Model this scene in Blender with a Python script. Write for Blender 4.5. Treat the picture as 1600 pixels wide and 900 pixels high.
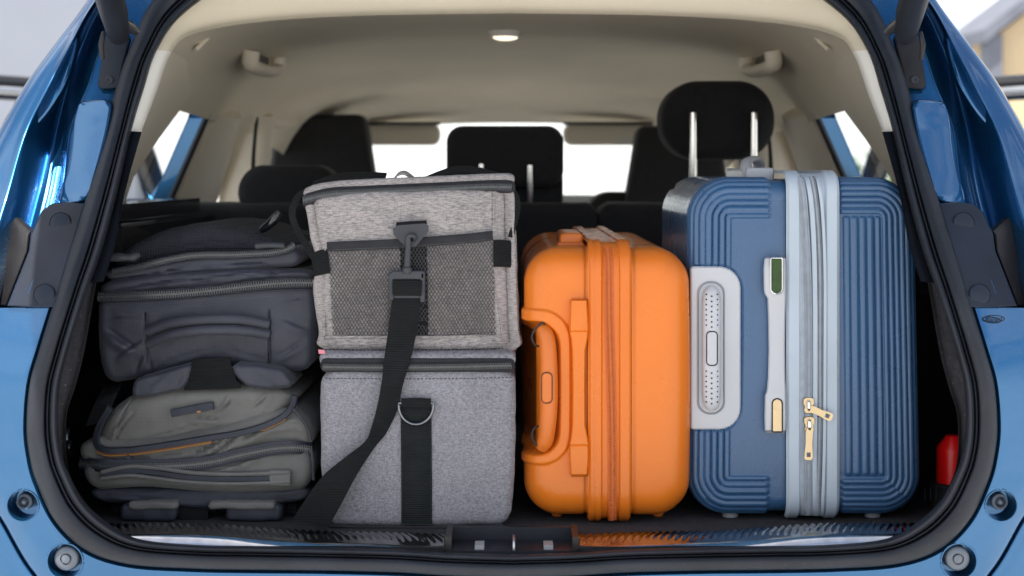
import bpy, bmesh, math, random
import numpy as np
from mathutils import Vector, geometry
random.seed(4); rng = np.random.default_rng(4)
PI = math.pi
for o in list(bpy.data.objects): bpy.data.objects.remove(o)
SC = bpy.context.scene; COL = SC.collection

# ------------------------------------------------------------------ camera, sky, sun, exposure
D0, CZ, F, HR = 1.9, 0.463, 2413.0, 270.0        # camera distance to the sill, height over boot floor, focal length (px of 1600), horizon row
cam = bpy.data.cameras.new('camera'); co = bpy.data.objects.new('camera', cam); COL.objects.link(co)
co.location = (0, -D0, CZ); co.rotation_euler = (PI/2, 0, 0)
cam.sensor_width = 36; cam.lens = F*36/1600; cam.shift_y = -(450-HR)/1600
cam.clip_start = .05; cam.clip_end = 9000
cam.dof.use_dof = True; cam.dof.focus_distance = D0+.13; cam.dof.aperture_fstop = 4.5
SC.camera = co
SUN_EL, SUN_AZ = math.radians(69), math.radians(-160)      # azimuth from +y (the car's nose) towards -x (its left in the picture)
W = bpy.data.worlds.new('World'); SC.world = W; W.use_nodes = True
nt = W.node_tree; bg = nt.nodes['Background']
sky = nt.nodes.new('ShaderNodeTexSky'); sky.sky_type = 'NISHITA'; sky.sun_disc = False
sky.sun_elevation = SUN_EL; sky.sun_rotation = SUN_AZ; sky.dust_density = 1.6; sky.altitude = 50
tc = nt.nodes.new('ShaderNodeTexCoord'); mp = nt.nodes.new('ShaderNodeMapping'); mp.inputs['Scale'].default_value = (1, 1, 2.2)
nz = nt.nodes.new('ShaderNodeTexNoise'); nz.inputs['Scale'].default_value = 2.3; nz.inputs['Detail'].default_value = 7; nz.inputs['Roughness'].default_value = .58
rp = nt.nodes.new('ShaderNodeValToRGB'); rp.color_ramp.elements[0].position = .43; rp.color_ramp.elements[1].position = .62
mx = nt.nodes.new('ShaderNodeMixRGB'); mx.inputs[2].default_value = (11.0, 10.9, 10.8, 1)
L = nt.links.new
L(tc.outputs['Generated'], mp.inputs[0]); L(mp.outputs[0], nz.inputs['Vector']); L(nz.outputs['Fac'], rp.inputs[0])
sx = nt.nodes.new('ShaderNodeSeparateXYZ'); hz = nt.nodes.new('ShaderNodeMapRange'); hz.inputs['From Min'].default_value = .0; hz.inputs['From Max'].default_value = .22
hz.inputs['To Min'].default_value = .9; hz.inputs['To Max'].default_value = 0; mxx = nt.nodes.new('ShaderNodeMath'); mxx.operation = 'MAXIMUM'      # haze along the horizon, all round
L(tc.outputs['Generated'], sx.inputs[0]); L(sx.outputs['Z'], hz.inputs[0]); L(hz.outputs[0], mxx.inputs[0]); L(rp.outputs[0], mxx.inputs[1])
L(mxx.outputs[0], mx.inputs[0]); L(sky.outputs[0], mx.inputs[1]); L(mx.outputs[0], bg.inputs[0])
bg.inputs[1].default_value = 0.10
sl = bpy.data.lights.new('sun', 'SUN'); sl.energy = 5.0; sl.angle = math.radians(.53); sl.color = (1, .95, .87)
so = bpy.data.objects.new('sun', sl); COL.objects.link(so)
sd = Vector((math.sin(SUN_AZ)*math.cos(SUN_EL), math.cos(SUN_AZ)*math.cos(SUN_EL), math.sin(SUN_EL)))
so.rotation_euler = sd.to_track_quat('Z', 'Y').to_euler(); so.location = (-3, 3, 6)
SC.view_settings.view_transform = 'Standard'; SC.view_settings.look = 'None'; SC.view_settings.gamma = 1
SC.view_settings.exposure = .97
SC.cycles.max_bounces = 10; SC.cycles.diffuse_bounces = 6; SC.cycles.transparent_max_bounces = 16
SC.cycles.use_denoising = True; SC.cycles.caustics_reflective = False; SC.cycles.caustics_refractive = False

# ------------------------------------------------------------------ helpers
def S(Y): return (D0+Y)/F                        # metres per photo pixel at depth Y
def at(px, r, Y): s = S(Y); return np.array(((px-800)*s, Y, CZ+(HR-r)*s))
def sm(a, b, x): t = np.clip((x-a)/(b-a), 0, 1); return t*t*(3-2*t)
def catmull(P, n, closed=False):
    P = np.asarray(P, float); k = len(P); out = []
    for i in range(k-1):
        p0 = P[max(i-1, 0)]; p1 = P[i]; p2 = P[i+1]; p3 = P[min(i+2, k-1)]
        for t in np.arange(n)/n:
            out.append(.5*((2*p1)+(p2-p0)*t+(2*p0-5*p1+4*p2-p3)*t*t+(3*p1-p0-3*p2+p3)*t**3))
    out.append(P[-1]); return np.array(out)
_perm = rng.permutation(512); _grad = rng.uniform(0, 2*PI, 512)
def noise2(x, y):
    x = np.asarray(x, float); y = np.asarray(y, float)
    xi = np.floor(x).astype(int); yi = np.floor(y).astype(int); xf = x-xi; yf = y-yi
    def g(ix, iy, fx, fy):
        a = _grad[(_perm[(ix) & 511]+iy) & 511]; return np.cos(a)*fx+np.sin(a)*fy
    u = xf**3*(xf*(xf*6-15)+10); v = yf**3*(yf*(yf*6-15)+10)
    n00 = g(xi, yi, xf, yf); n10 = g(xi+1, yi, xf-1, yf); n01 = g(xi, yi+1, xf, yf-1); n11 = g(xi+1, yi+1, xf-1, yf-1)
    return (n00*(1-u)+n10*u)*(1-v)+(n01*(1-u)+n11*u)*v
def fbm(x, y, o=3):
    s = 0; a = 1
    for i in range(o): s = s+a*noise2(x*2**i+13.7*i, y*2**i+7.1*i); a *= .5
    return s
def folds(x, y, o=2): return np.clip(1-np.abs(fbm(x, y, o))*2.0, 0, 1)**3*1.6      # ridges like cloth creases

def root_loc(p):
    v = Vector((0, 0, 0))
    while p is not None: v += Vector(p.location); p = p.parent
    return v
def obj(name, V, Fc, m, parent=None, smooth=40, kind=None, label=None, sharp=True):
    V = np.asarray(V, float).reshape(-1, 3); o_ = np.array(root_loc(parent))
    me = bpy.data.meshes.new(name); me.from_pydata((V-o_).tolist(), [], [tuple(int(i) for i in f) for f in Fc]); me.update()
    if smooth:
        me.shade_smooth()
        if smooth < 179: me.set_sharp_from_angle(angle=math.radians(smooth))
    o = bpy.data.objects.new(name, me); COL.objects.link(o); me.materials.append(m)
    if parent is not None: o.parent = parent
    if kind: o['kind'] = kind
    if label: o['label'] = label
    return o
def thing(name, label, cat, loc=(0, 0, 0), group=None):
    o = bpy.data.objects.new(name, None); COL.objects.link(o); o.location = loc; o.empty_display_size = .05
    o['label'] = label; o['category'] = cat
    if group: o['group'] = group
    return o
def gridfaces(M, N, off=0, mask=None):
    f = []
    for i in range(M-1):
        for j in range(N-1):
            if mask is None or mask[i, j]: f.append((off+i*N+j, off+i*N+j+1, off+(i+1)*N+j+1, off+(i+1)*N+j))
    return f
class MB:                                         # collects shapes into one mesh
    def __init__(s): s.v = []; s.f = []
    def add(s, V, Fc):
        n = len(s.v); s.v.extend(np.asarray(V, float).reshape(-1, 3).tolist()); s.f.extend([tuple(i+n for i in f) for f in Fc]); return s
    def box(s, c, h, R=None):
        c = np.array(c); pts = np.array([(x, y, z) for x in (-1, 1) for y in (-1, 1) for z in (-1, 1)], float)*np.array(h)
        if R is not None: pts = pts@np.array(R).T
        return s.add(pts+c, [(0, 1, 3, 2), (4, 6, 7, 5), (0, 4, 5, 1), (2, 3, 7, 6), (0, 2, 6, 4), (1, 5, 7, 3)])
    def tube(s, P, r, n=8, sq=None):
        P = np.asarray(P, float); k = len(P); r = np.broadcast_to(r, (k,)); ring = []
        T = np.gradient(P, axis=0); T /= np.linalg.norm(T, axis=1)[:, None]+1e-12
        ref = np.array((0, 1., 0)) if abs(T[0][1]) < .9 else np.array((1., 0, 0))
        for i in range(k):
            u = ref-T[i]*ref.dot(T[i]); u /= np.linalg.norm(u)+1e-12; w = np.cross(T[i], u); ref = u
            a = np.arange(n)/n*2*PI
            ring.append(P[i]+r[i]*(np.cos(a)[:, None]*u*(sq or 1)+np.sin(a)[:, None]*w))
        V = np.concatenate(ring); f = []
        for i in range(k-1):
            for j in range(n): f.append((i*n+j, i*n+(j+1) % n, (i+1)*n+(j+1) % n, (i+1)*n+j))
        f.append(tuple(range(n-1, -1, -1))); f.append(tuple((k-1)*n+j for j in range(n)))
        return s.add(V, f)
    def lathe(s, c, ax, prof, n=28):              # prof: (radius, along axis)
        ax = Vector(ax).normalized(); u = ax.orthogonal().normalized(); w = ax.cross(u); c = Vector(c); V = []; f = []
        for (r, h) in prof:
            for j in range(n):
                a = 2*PI*j/n; V.append(c+ax*h+(u*math.cos(a)+w*math.sin(a))*r)
        for i in range(len(prof)-1):
            for j in range(n): f.append((i*n+j, i*n+(j+1) % n, (i+1)*n+(j+1) % n, (i+1)*n+j))
        f.append(tuple((len(prof)-1)*n+j for j in range(n)))
        return s.add([tuple(v) for v in V], f)
    def strip(s, Lp, Rp, th=.002, nrm=(0, -1, 0)):   # flat band between two edge lines, with thickness
        Lp = np.asarray(Lp, float); Rp = np.asarray(Rp, float); k = len(Lp)
        n = np.array(nrm, float)
        if n.ndim == 1: n = np.tile(n, (k, 1))
        a = .12
        cs = np.stack([Lp-n*th*.5, Lp+n*th*.15, Lp*(1-a)+Rp*a+n*th*.5, Rp*(1-a)+Lp*a+n*th*.5, Rp+n*th*.15, Rp-n*th*.5], 1)
        f = []
        for i in range(k-1):
            for j in range(6): f.append((i*6+j, i*6+(j+1) % 6, (i+1)*6+(j+1) % 6, (i+1)*6+j))
        f += [(5, 4, 3, 2, 1, 0), tuple((k-1)*6+j for j in range(6))]
        return s.add(cs.reshape(-1, 3), f)
    def obj(s, name, m, parent=None, smooth=40, **k):
        o = obj(name, s.v, s.f, m, parent, smooth, **k)
        bm = bmesh.new(); bm.from_mesh(o.data); bmesh.ops.recalc_face_normals(bm, faces=bm.faces); bm.to_mesh(o.data); bm.free()
        if smooth and smooth < 179: o.data.set_sharp_from_angle(angle=math.radians(smooth))
        return o
def mirror(V): V = np.array(V, float); V[..., 0] *= -1; return V
def loft(rails, nu=6, nv=4, lin_v=False):         # rails: R lists of K points -> smooth grid
    R = np.array([catmull(r, nu) for r in rails])              # R,K',3
    if lin_v: return R
    return np.stack([catmull(R[:, j], nv) for j in range(R.shape[1])], 1)
def grid_obj(name, G, m, parent, side=1, mask=None, **k):
    if side < 0: G = mirror(G)
    f = gridfaces(G.shape[0], G.shape[1], 0, mask)
    if side < 0: f = [t[::-1] for t in f]
    return obj(name, G, f, m, parent, **k)

def slab(x0, x1, r0, r1, Y, depth, rc, re, step=6., disp=None, warp=None, xs=None, rs=None, nd=5, rstep=None, edges=None):
    """Rounded box drawn from its front outline in photo pixels at depth Y; rc corner radius, re edge roll radius (px).
       returns grid of points, and the flat (px,row) parameter of each."""
    s = S(Y); hw = (x1-x0)/2; hh = (r1-r0)/2; cx = (x0+x1)/2; cr = (r0+r1)/2
    rc = min(rc, hw*.98, hh*.98); re = min(re, rc*.999); E = re*(PI/2-1)+max(depth/s-re, re*.2)
    def axis(h, extra):
        fl = h-re; n = max(2, int(2*fl/step)); a = list(np.linspace(-fl, fl, n+1))
        nr = max(5, int(re*PI/2/(rstep or step))); ro = [fl+re*PI/2*(i+1)/nr for i in range(nr)]
        sk = [ro[-1]+(h+E-ro[-1])*((i+1)/nd)**1.6 for i in range(nd)]
        b = a+ro+sk+[-t for t in ro+sk]
        if extra is not None: b += [t for t in extra if abs(t) < fl]
        b = np.array(sorted(b)); return b[np.concatenate([[True], np.diff(b) > .15])]
    U = axis(hw, None if xs is None else [t-cx for t in xs]); Vv = axis(hh, None if rs is None else [t-cr for t in rs])
    u, v = np.meshgrid(U, Vv, indexing='ij')
    e = np.minimum(hw-np.abs(u), hh-np.abs(v)); th = np.clip((re-e)/re, 0, PI/2)
    inset = np.where(e > re, e, re-re*np.sin(th)); y = np.where(e > re, 0, re*(1-np.cos(th)))
    y = y+np.maximum(0, re-re*PI/2-e)
    qu = np.clip(u, -(hw-rc), hw-rc); qv = np.clip(v, -(hh-rc), hh-rc); du = u-qu; dv = v-qv
    l = np.sqrt(du*du+dv*dv); k = np.where(l > 1e-9, (rc-inset)/np.maximum(l, 1e-9), 1)
    X = qu+du*k; Z = qv+dv*k
    if edges is not None:                           # bend the outline: left, right (px along 0..1 of the height), top, bottom (row along 0..1 of the width)
        fs = []
        for q in edges:
            c_ = catmull(np.array(q, float), 8); fs.append(c_)
        a = (X/hw+1)/2; b = (Z/hh+1)/2; I = lambda k, w: np.interp(w, fs[k][:, 0], fs[k][:, 1])
        X, Z = I(0, b)*(1-a)+I(1, b)*a-cx, I(2, a)*(1-b)+I(3, a)*b-cr
    P = np.stack([X*s, y*s, -Z*s], -1)
    pu = np.clip(u, -hw, hw)+cx; pv = np.clip(v, -hh, hh)+cr
    if disp is not None:
        gu = np.gradient(P, axis=0); gv = np.gradient(P, axis=1); n = np.cross(gu, gv)
        ln = np.linalg.norm(n, axis=-1); n = n/np.maximum(ln, 1e-12)[..., None]
        mid = n[n.shape[0]//2, n.shape[1]//2]; n = n if mid[1] < 0 else -n
        P = P+n*disp(u+cx, v+cr, e)[..., None]
    P = P+at(cx, cr, Y)
    if warp is not None: P = warp(P)
    return P, u+cx, v+cr, e
def slab_obj(name, m, parent, *a, mask=None, cap=True, smooth=60, side=1, label=None, **k):
    P, u, v, e = slab(*a, **k)
    if side < 0: P = mirror(P)
    M, N = u.shape; mk = None
    if mask is not None:
        cu = (u[:-1, :-1]+u[1:, 1:])/2; cv = (v[:-1, :-1]+v[1:, 1:])/2; mk = mask(cu, cv)
    f = gridfaces(M, N, 0, mk)
    if cap and mask is None:
        rim = [i*N for i in range(M)]+[(M-1)*N+j for j in range(1, N)]+[i*N+N-1 for i in range(M-2, -1, -1)]+[j for j in range(N-2, 0, -1)]
        f.append(tuple(rim))
    if side < 0: f = [t[::-1] for t in f]
    return obj(name, P, f, m, parent, smooth, label=label)
def plate(name, m, parent, poly, Yf, th=.006, bev=.0025, side=1, label=None):   # solid plate from an outline; Yf(px,row) its front depth
    bm = bmesh.new(); fr = []; bk = []
    for (x, r) in poly:
        Y = Yf(x, r) if callable(Yf) else Yf; p = at(x, r, Y); p = p*np.array((side, 1, 1))
        fr.append(bm.verts.new(p)); bk.append(bm.verts.new(p+np.array((0, th, 0))))
    n = len(poly); top = bm.faces.new(fr); bm.faces.new(bk[::-1])
    for i in range(n): bm.faces.new((fr[(i+1) % n], fr[i], bk[i], bk[(i+1) % n]))
    bmesh.ops.recalc_face_normals(bm, faces=bm.faces)
    if bev: bmesh.ops.bevel(bm, geom=list(top.edges), offset=bev, segments=3, affect='EDGES', profile=.6)
    bmesh.ops.triangulate(bm, faces=[f for f in bm.faces if len(f.verts) > 4])
    V = [tuple(v.co) for v in bm.verts]; bm.verts.index_update(); f = [[v.index for v in q.verts] for q in bm.faces]; bm.free()
    return obj(name, V, f, m, parent, 35, label=label)
def soften(P, n=2):
    for _ in range(n):
        Q = []
        for i in range(len(P)):
            a, b_ = np.array(P[i], float), np.array(P[(i+1) % len(P)], float); Q += [tuple(a*.8+b_*.2), tuple(a*.2+b_*.8)]
        P = Q
    return P
def rrect(x0, x1, r0, r1, rad, n=6):              # rounded rectangle outline, px
    if not hasattr(rad, '__len__'): rad = (rad,)*4
    out = []
    for (cx, cr, a0, ra) in ((x1, r0, -90, rad[1]), (x1, r1, 0, rad[2]), (x0, r1, 90, rad[3]), (x0, r0, 180, rad[0])):
        sx = -1 if cx == x1 else 1; sr = 1 if cr == r0 else -1
        if ra < .1: out.append((cx, cr)); continue
        for i in range(n+1):
            a = math.radians(a0+90*i/n); out.append((cx+sx*ra+ra*math.cos(a), cr+sr*ra+ra*math.sin(a)))
    return out
def wide(pts, w):                                  # centre line (px,row) -> two edge lines
    P = np.asarray(pts, float); T = np.gradient(P, axis=0); T /= np.linalg.norm(T, axis=1)[:, None]; N = np.stack([-T[:, 1], T[:, 0]], 1)
    w = np.broadcast_to(np.asarray(w, float), (len(P),))[:, None]/2
    return P-N*w, P+N*w
def band_px(mb, pts, w, Yf, th=.002, n=6):
    P = catmull(pts, n); A, B = wide(P, w)
    g = lambda q: np.array([at(x, r, Yf(x, r) if callable(Yf) else Yf) for x, r in q])
    return mb.strip(g(A), g(B), th)
def zipper(parent, pts, Yf, tape_w, tooth_w, mt, mteeth, pitch=3.0, tape=True, n=10):
    g = lambda x, r: Yf(x, r) if callable(Yf) else Yf
    P = catmull(pts, n); seg = np.r_[0, np.cumsum(np.linalg.norm(np.diff(P, axis=0), axis=1))]
    if tape:
        m = MB(); A, B = wide(P, tape_w); f = lambda q: np.array([at(x, r, g(x, r)) for x, r in q]); m.strip(f(A), f(B), .0024)
        m.obj('zipper_tape', mt, parent)
    t = MB(); k = 0
    for d in np.arange(0, seg[-1], pitch/2):
        x = np.interp(d, seg, P[:, 0]); r = np.interp(d, seg, P[:, 1]); x2 = np.interp(d+1, seg, P[:, 0]); r2 = np.interp(d+1, seg, P[:, 1])
        a = math.atan2(-(r2-r), (x2-x+1e-9)); Y = g(x, r); s = S(Y); ca, sa = math.cos(a), math.sin(a)
        R = [(ca, 0, -sa), (0, 1, 0), (sa, 0, ca)]
        o = (tooth_w*.18)*(1 if k % 2 else -1)*s; c = at(x, r, Y-.002)+np.array((-sa*o, 0, ca*o))
        t.box(c, (pitch*.21*s, .0016, tooth_w*.34*s), R); k += 1
    t.obj('zipper_teeth', mteeth, parent, smooth=0, kind='stuff')

# ------------------------------------------------------------------ materials
def lin(h):
    h = h.lstrip('#'); c = [int(h[i:i+2], 16)/255 for i in (0, 2, 4)]
    return tuple((v/12.92 if v <= .04045 else ((v+.055)/1.055)**2.4) for v in c)
def mat(name, col, rough=.5, metal=0, coat=0, var=.12, vscale=8, bump=None, stretch=None, sheen=0, spec=.5, rvar=.08, col2=None, speck=None):
    m = bpy.data.materials.new(name); m.use_nodes = True; t = m.node_tree; b = t.nodes['Principled BSDF']; N = t.nodes.new; K = t.links.new
    if isinstance(col, str): col = lin(col)
    b.inputs['Metallic'].default_value = metal; b.inputs['Coat Weight'].default_value = coat; b.inputs['Coat Roughness'].default_value = .04
    b.inputs['Specular IOR Level'].default_value = spec; b.inputs['Sheen Weight'].default_value = sheen
    c = N('ShaderNodeTexCoord'); n1 = N('ShaderNodeTexNoise'); n1.inputs['Scale'].default_value = vscale; n1.inputs['Detail'].default_value = 5
    K(c.outputs['Object'], n1.inputs['Vector'])
    r = N('ShaderNodeValToRGB'); e = r.color_ramp.elements; e[0].position = .3; e[1].position = .7
    a = col2 if col2 is not None else tuple(v*(1-var) for v in col); z = col if col2 is not None else tuple(min(1, v*(1+var)) for v in col)
    e[0].color = (*a, 1); e[1].color = (*z, 1); K(n1.outputs['Fac'], r.inputs[0]); out = r.outputs[0]
    if speck:                                       # tiny pale lint / flecks: (scale, threshold, colour)
        n3 = N('ShaderNodeTexNoise'); n3.inputs['Scale'].default_value = speck[0]; K(c.outputs['Object'], n3.inputs['Vector'])
        r3 = N('ShaderNodeValToRGB'); r3.color_ramp.elements[0].position = speck[1]; r3.color_ramp.elements[1].position = speck[1]+.04
        mm = N('ShaderNodeMixRGB'); mm.inputs[2].default_value = (*speck[2], 1); K(n3.outputs['Fac'], r3.inputs[0]); K(r3.outputs[0], mm.inputs[0]); K(out, mm.inputs[1]); out = mm.outputs[0]
    K(out, b.inputs['Base Color'])
    n2 = N('ShaderNodeTexNoise'); n2.inputs['Scale'].default_value = vscale*2.3; n2.inputs['Detail'].default_value = 4; K(c.outputs['Object'], n2.inputs['Vector'])
    mr = N('ShaderNodeMapRange'); mr.inputs['To Min'].default_value = max(.02, rough-rvar); mr.inputs['To Max'].default_value = min(1, rough+rvar)
    K(n2.outputs['Fac'], mr.inputs[0]); K(mr.outputs[0], b.inputs['Roughness'])
    if bump:                                        # (kind, scale, strength, distance)
        kind, sc, st = bump[:3]; bp = N('ShaderNodeBump'); bp.inputs['Strength'].default_value = st; bp.inputs['Distance'].default_value = bump[3] if len(bump) > 3 else .001
        mp = N('ShaderNodeMapping'); K(c.outputs['Object'], mp.inputs[0])
        if stretch: mp.inputs['Scale'].default_value = stretch
        if kind == 'noise':
            h = N('ShaderNodeTexNoise'); h.inputs['Scale'].default_value = sc; h.inputs['Detail'].default_value = 3; K(mp.outputs[0], h.inputs['Vector']); K(h.outputs['Fac'], bp.inputs['Height'])
        elif kind == 'weave':
            w1 = N('ShaderNodeTexWave'); w1.bands_direction = 'X'; w2 = N('ShaderNodeTexWave'); w2.bands_direction = 'Z'
            ad = N('ShaderNodeMath'); ad.operation = 'MULTIPLY'
            for w in (w1, w2): w.inputs['Scale'].default_value = sc; w.inputs['Distortion'].default_value = .6; w.inputs['Detail'].default_value = 0; K(mp.outputs[0], w.inputs['Vector'])
            K(w1.outputs['Fac'], ad.inputs[0]); K(w2.outputs['Fac'], ad.inputs[1]); K(ad.outputs[0], bp.inputs['Height'])
        elif kind == 'ribs':
            w1 = N('ShaderNodeTexWave'); w1.bands_direction = 'Z'; w1.inputs['Scale'].default_value = sc; w1.inputs['Distortion'].default_value = .5
            K(mp.outputs[0], w1.inputs['Vector']); K(w1.outputs['Fac'], bp.inputs['Height'])
        K(bp.outputs[0], b.inputs['Normal'])
    return m
def heather(name, light, dark, sx=70, sz=560, bias=.5, vert=.4):     # melange cloth: short light and dark threads both ways
    m = mat(name, light, .85, spec=.3, sheen=.15, bump=('weave', 160, .35, .0008)); t = m.node_tree; b = t.nodes['Principled BSDF']; N = t.nodes.new; K = t.links.new
    c = t.nodes['Texture Coordinate']; fac = []
    for scl in ((sx, 20, sz), (sz, 20, sx*1.3)):
        mp = N('ShaderNodeMapping'); mp.inputs['Scale'].default_value = scl; K(c.outputs['Object'], mp.inputs[0])
        n = N('ShaderNodeTexNoise'); n.inputs['Scale'].default_value = 1; n.inputs['Detail'].default_value = 3; n.inputs['Roughness'].default_value = .65; K(mp.outputs[0], n.inputs['Vector']); fac.append(n)
    a = N('ShaderNodeMixRGB'); a.inputs[0].default_value = vert; K(fac[0].outputs['Fac'], a.inputs[1]); K(fac[1].outputs['Fac'], a.inputs[2])
    n3 = N('ShaderNodeTexNoise'); n3.inputs['Scale'].default_value = 9; n3.inputs['Detail'].default_value = 2; K(c.outputs['Object'], n3.inputs['Vector'])
    a2 = N('ShaderNodeMixRGB'); a2.inputs[0].default_value = .12; K(a.outputs[0], a2.inputs[1]); K(n3.outputs['Fac'], a2.inputs[2])
    r = N('ShaderNodeValToRGB'); e = r.color_ramp.elements; e[0].position = bias-.13; e[1].position = bias+.1; e[0].color = (*dark, 1); e[1].color = (*light, 1)
    K(a2.outputs[0], r.inputs[0]); K(r.outputs[0], b.inputs['Base Color']); return m
def glass(name, tint=(.93, .97, .96), refl=.08):
    m = bpy.data.materials.new(name); m.use_nodes = True; t = m.node_tree; t.nodes.remove(t.nodes['Principled BSDF']); N = t.nodes.new
    tr = N('ShaderNodeBsdfTransparent'); tr.inputs[0].default_value = (*tint, 1); gl = N('ShaderNodeBsdfGlossy'); gl.inputs['Roughness'].default_value = .02
    f = N('ShaderNodeFresnel'); x = N('ShaderNodeMixShader'); ge = N('ShaderNodeNewGeometry'); io = N('ShaderNodeMapRange')
    io.inputs['To Min'].default_value = 1.45; io.inputs['To Max'].default_value = 1/1.45; t.links.new(ge.outputs['Backfacing'], io.inputs[0]); t.links.new(io.outputs[0], f.inputs[0])
    t.links.new(f.outputs[0], x.inputs[0]); t.links.new(tr.outputs[0], x.inputs[1]); t.links.new(gl.outputs[0], x.inputs[2]); t.links.new(x.outputs[0], t.nodes['Material Output'].inputs[0]); return m

M = {}
M['paint'] = mat('blue_metallic_paint', (.011, .100, .240), .26, metal=.8, coat=1, var=.06, vscale=900, rvar=.05)
M['rubber'] = mat('black_rubber_seal', (.015, .018, .025), .5, spec=.3, var=.25, vscale=14, bump=('noise', 260, .15), rvar=.12, speck=(500, .70, (.07, .07, .068)))
M['trim'] = mat('black_plastic_trim', (.014, .017, .024), .42, spec=.25, var=.2, vscale=20, bump=('noise', 700, .2), rvar=.12)
M['cover'] = mat('navy_black_cover', (.008, .013, .026), .34, var=.3, vscale=18, spec=.3, bump=('noise', 500, .12), rvar=.1)
M['gloss_black'] = mat('gloss_black_plastic', (.012, .012, .014), .16, var=.1, coat=.4)
M['brown_trim'] = mat('worn_black_trim', (.019, .018, .019), .36, spec=.25, var=.3, vscale=25, bump=('noise', 300, .3), rvar=.15)
M['carpet'] = mat('boot_carpet', (.026, .025, .030), .95, var=.35, vscale=160, bump=('noise', 900, .9, .002), speck=(420, .695, (.30, .29, .28)))
M['dark'] = mat('dark_boot_lining', (.012, .012, .013), .9, var=.3, vscale=60, bump=('noise', 500, .5))
M['cream'] = mat('cream_headliner', (.78, .715, .575), .9, var=.04, vscale=5, bump=('noise', 900, .25))
M['cream_trim'] = mat('cream_plastic_trim', (.78, .715, .59), .55, var=.04, vscale=5, bump=('noise', 900, .12))
M['white_trim'] = mat('pale_trim_strip', (.74, .72, .66), .6, var=.04, vscale=12)
M['seat'] = mat('black_seat_cloth', (.010, .010, .012), .92, var=.25, vscale=90, bump=('weave', 130, .4), sheen=.05)
M['chrome'] = mat('polished_steel', (.75, .74, .72), .14, metal=1, var=.05)
M['steel'] = mat('satin_steel', (.45, .46, .48), .32, metal=1, var=.1)
M['gunmetal'] = mat('dark_ring_steel', (.16, .165, .18), .25, metal=1, var=.1)
M['sill'] = mat('brushed_sill_tread', (.36, .37, .39), .15, metal=1, var=.15, vscale=60, rvar=.07)
M['glass'] = glass('clear_window_glass')
M['lamp'] = mat('clear_lamp_lens', (.75, .74, .7), .12, var=.03, coat=.5)
M['mat'] = mat('pale_bounce_floor', (.22, .21, .19), .95, var=.2, vscale=40)  # unseen cabin floor, made pale to bounce light up to the headliner
M['header'] = mat('cream_header_darkened', (.60, .535, .41), .9, var=.04, vscale=5, bump=('noise', 900, .25))  # headliner cream darkened, offsetting the stronger light at the rear opening
M['lamp_lit'] = mat('lit_lamp_lens', (.8, .76, .68), .2); M['lamp_lit'].node_tree.nodes['Principled BSDF'].inputs['Emission Color'].default_value = (1, .86, .66, 1); M['lamp_lit'].node_tree.nodes['Principled BSDF'].inputs['Emission Strength'].default_value = .7
M['orange'] = mat('orange_shell_plastic', (.68, .168, .014), .30, spec=.4, var=.03, vscale=6, bump=('noise', 900, .10), rvar=.10)
M['orange_dk'] = mat('orange_grip_plastic', (.60, .145, .015), .42, var=.04, vscale=10)
M['orange_zip'] = mat('orange_zip_tape', (.58, .125, .012), .5, var=.06, vscale=120, bump=('weave', 220, .4))
M['orange_rim'] = mat('orange_rim_strip', (.66, .158, .013), .28, spec=.4, var=.03)
M['navy'] = mat('blue_textured_shell', (.033, .090, .190), .28, var=.05, vscale=6, bump=('weave', 150, .32, .0006), coat=.15, rvar=.05)
M['pale'] = mat('pale_grey_blue_rim', (.38, .44, .505), .38, var=.05, vscale=14)
M['pale_tape'] = mat('grey_zip_tape', (.32, .36, .41), .75, var=.12, vscale=80, bump=('weave', 200, .4))
M['silver'] = mat('silver_grey_plastic', (.45, .46, .485), .36, var=.04, vscale=8, bump=('noise', 1500, .05))
M['silver_dk'] = mat('grey_plastic_recess', (.27, .28, .30), .4, var=.05)
M['gold'] = mat('pale_gold_metal', (.50, .39, .24), .3, metal=.9, var=.06, vscale=60)
M['green'] = mat('dark_green_window', (.014, .05, .003), .15, var=.3, vscale=60, spec=.35)
M['black_line'] = mat('black_gap_line', (.008, .008, .008), .5)
M['heather_l'] = heather('pale_heather_cloth', (.40, .362, .348), (.145, .134, .138), 130, 640, .5, .26)
M['heather_d'] = heather('grey_heather_cloth', (.275, .268, .295), (.115, .112, .126), 200, 600, .5, .42)
M['webbing'] = mat('black_webbing', (.009, .0095, .0105), .75, spec=.22, var=.2, vscale=60, bump=('ribs', 150, .8, .0012))
M['webbing_g'] = mat('dark_green_black_webbing', (.010, .013, .013), .75, spec=.22, var=.2, vscale=60, bump=('ribs', 130, .8, .0012))
M['binding'] = mat('charcoal_binding_tape', (.028, .028, .032), .8, spec=.22, var=.15, vscale=60, bump=('weave', 220, .4))
M['teeth'] = mat('black_zip_teeth', (.06, .066, .07), .22, var=.2, vscale=200)
M['net'] = mat('charcoal_net_cord', (.045, .043, .046), .7, var=.2, vscale=200)
M['buckle'] = mat('dark_grey_buckle_plastic', (.045, .048, .055), .36, spec=.22, var=.1, vscale=30)
M['char'] = mat('charcoal_pack_nylon', (.026, .029, .043), .55, var=.18, vscale=22, bump=('weave', 170, .35, .0008), sheen=.1, rvar=.1)
M['char2'] = mat('charcoal_mesh_padding', (.022, .024, .032), .8, var=.2, vscale=30, bump=('weave', 90, .8, .0015))
M['olive'] = mat('olive_grey_pack_nylon', (.116, .114, .108), .62, var=.15, vscale=20, bump=('weave', 170, .35, .0008), sheen=.1, rvar=.1)
M['slate'] = mat('slate_pack_nylon', (.020, .024, .036), .6, var=.2, vscale=20, bump=('weave', 170, .35, .0008))
M['slate2'] = mat('grey_thread', (.075, .08, .10), .8)
M['orange_cord'] = mat('orange_piping', (.33, .14, .03), .6)
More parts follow.
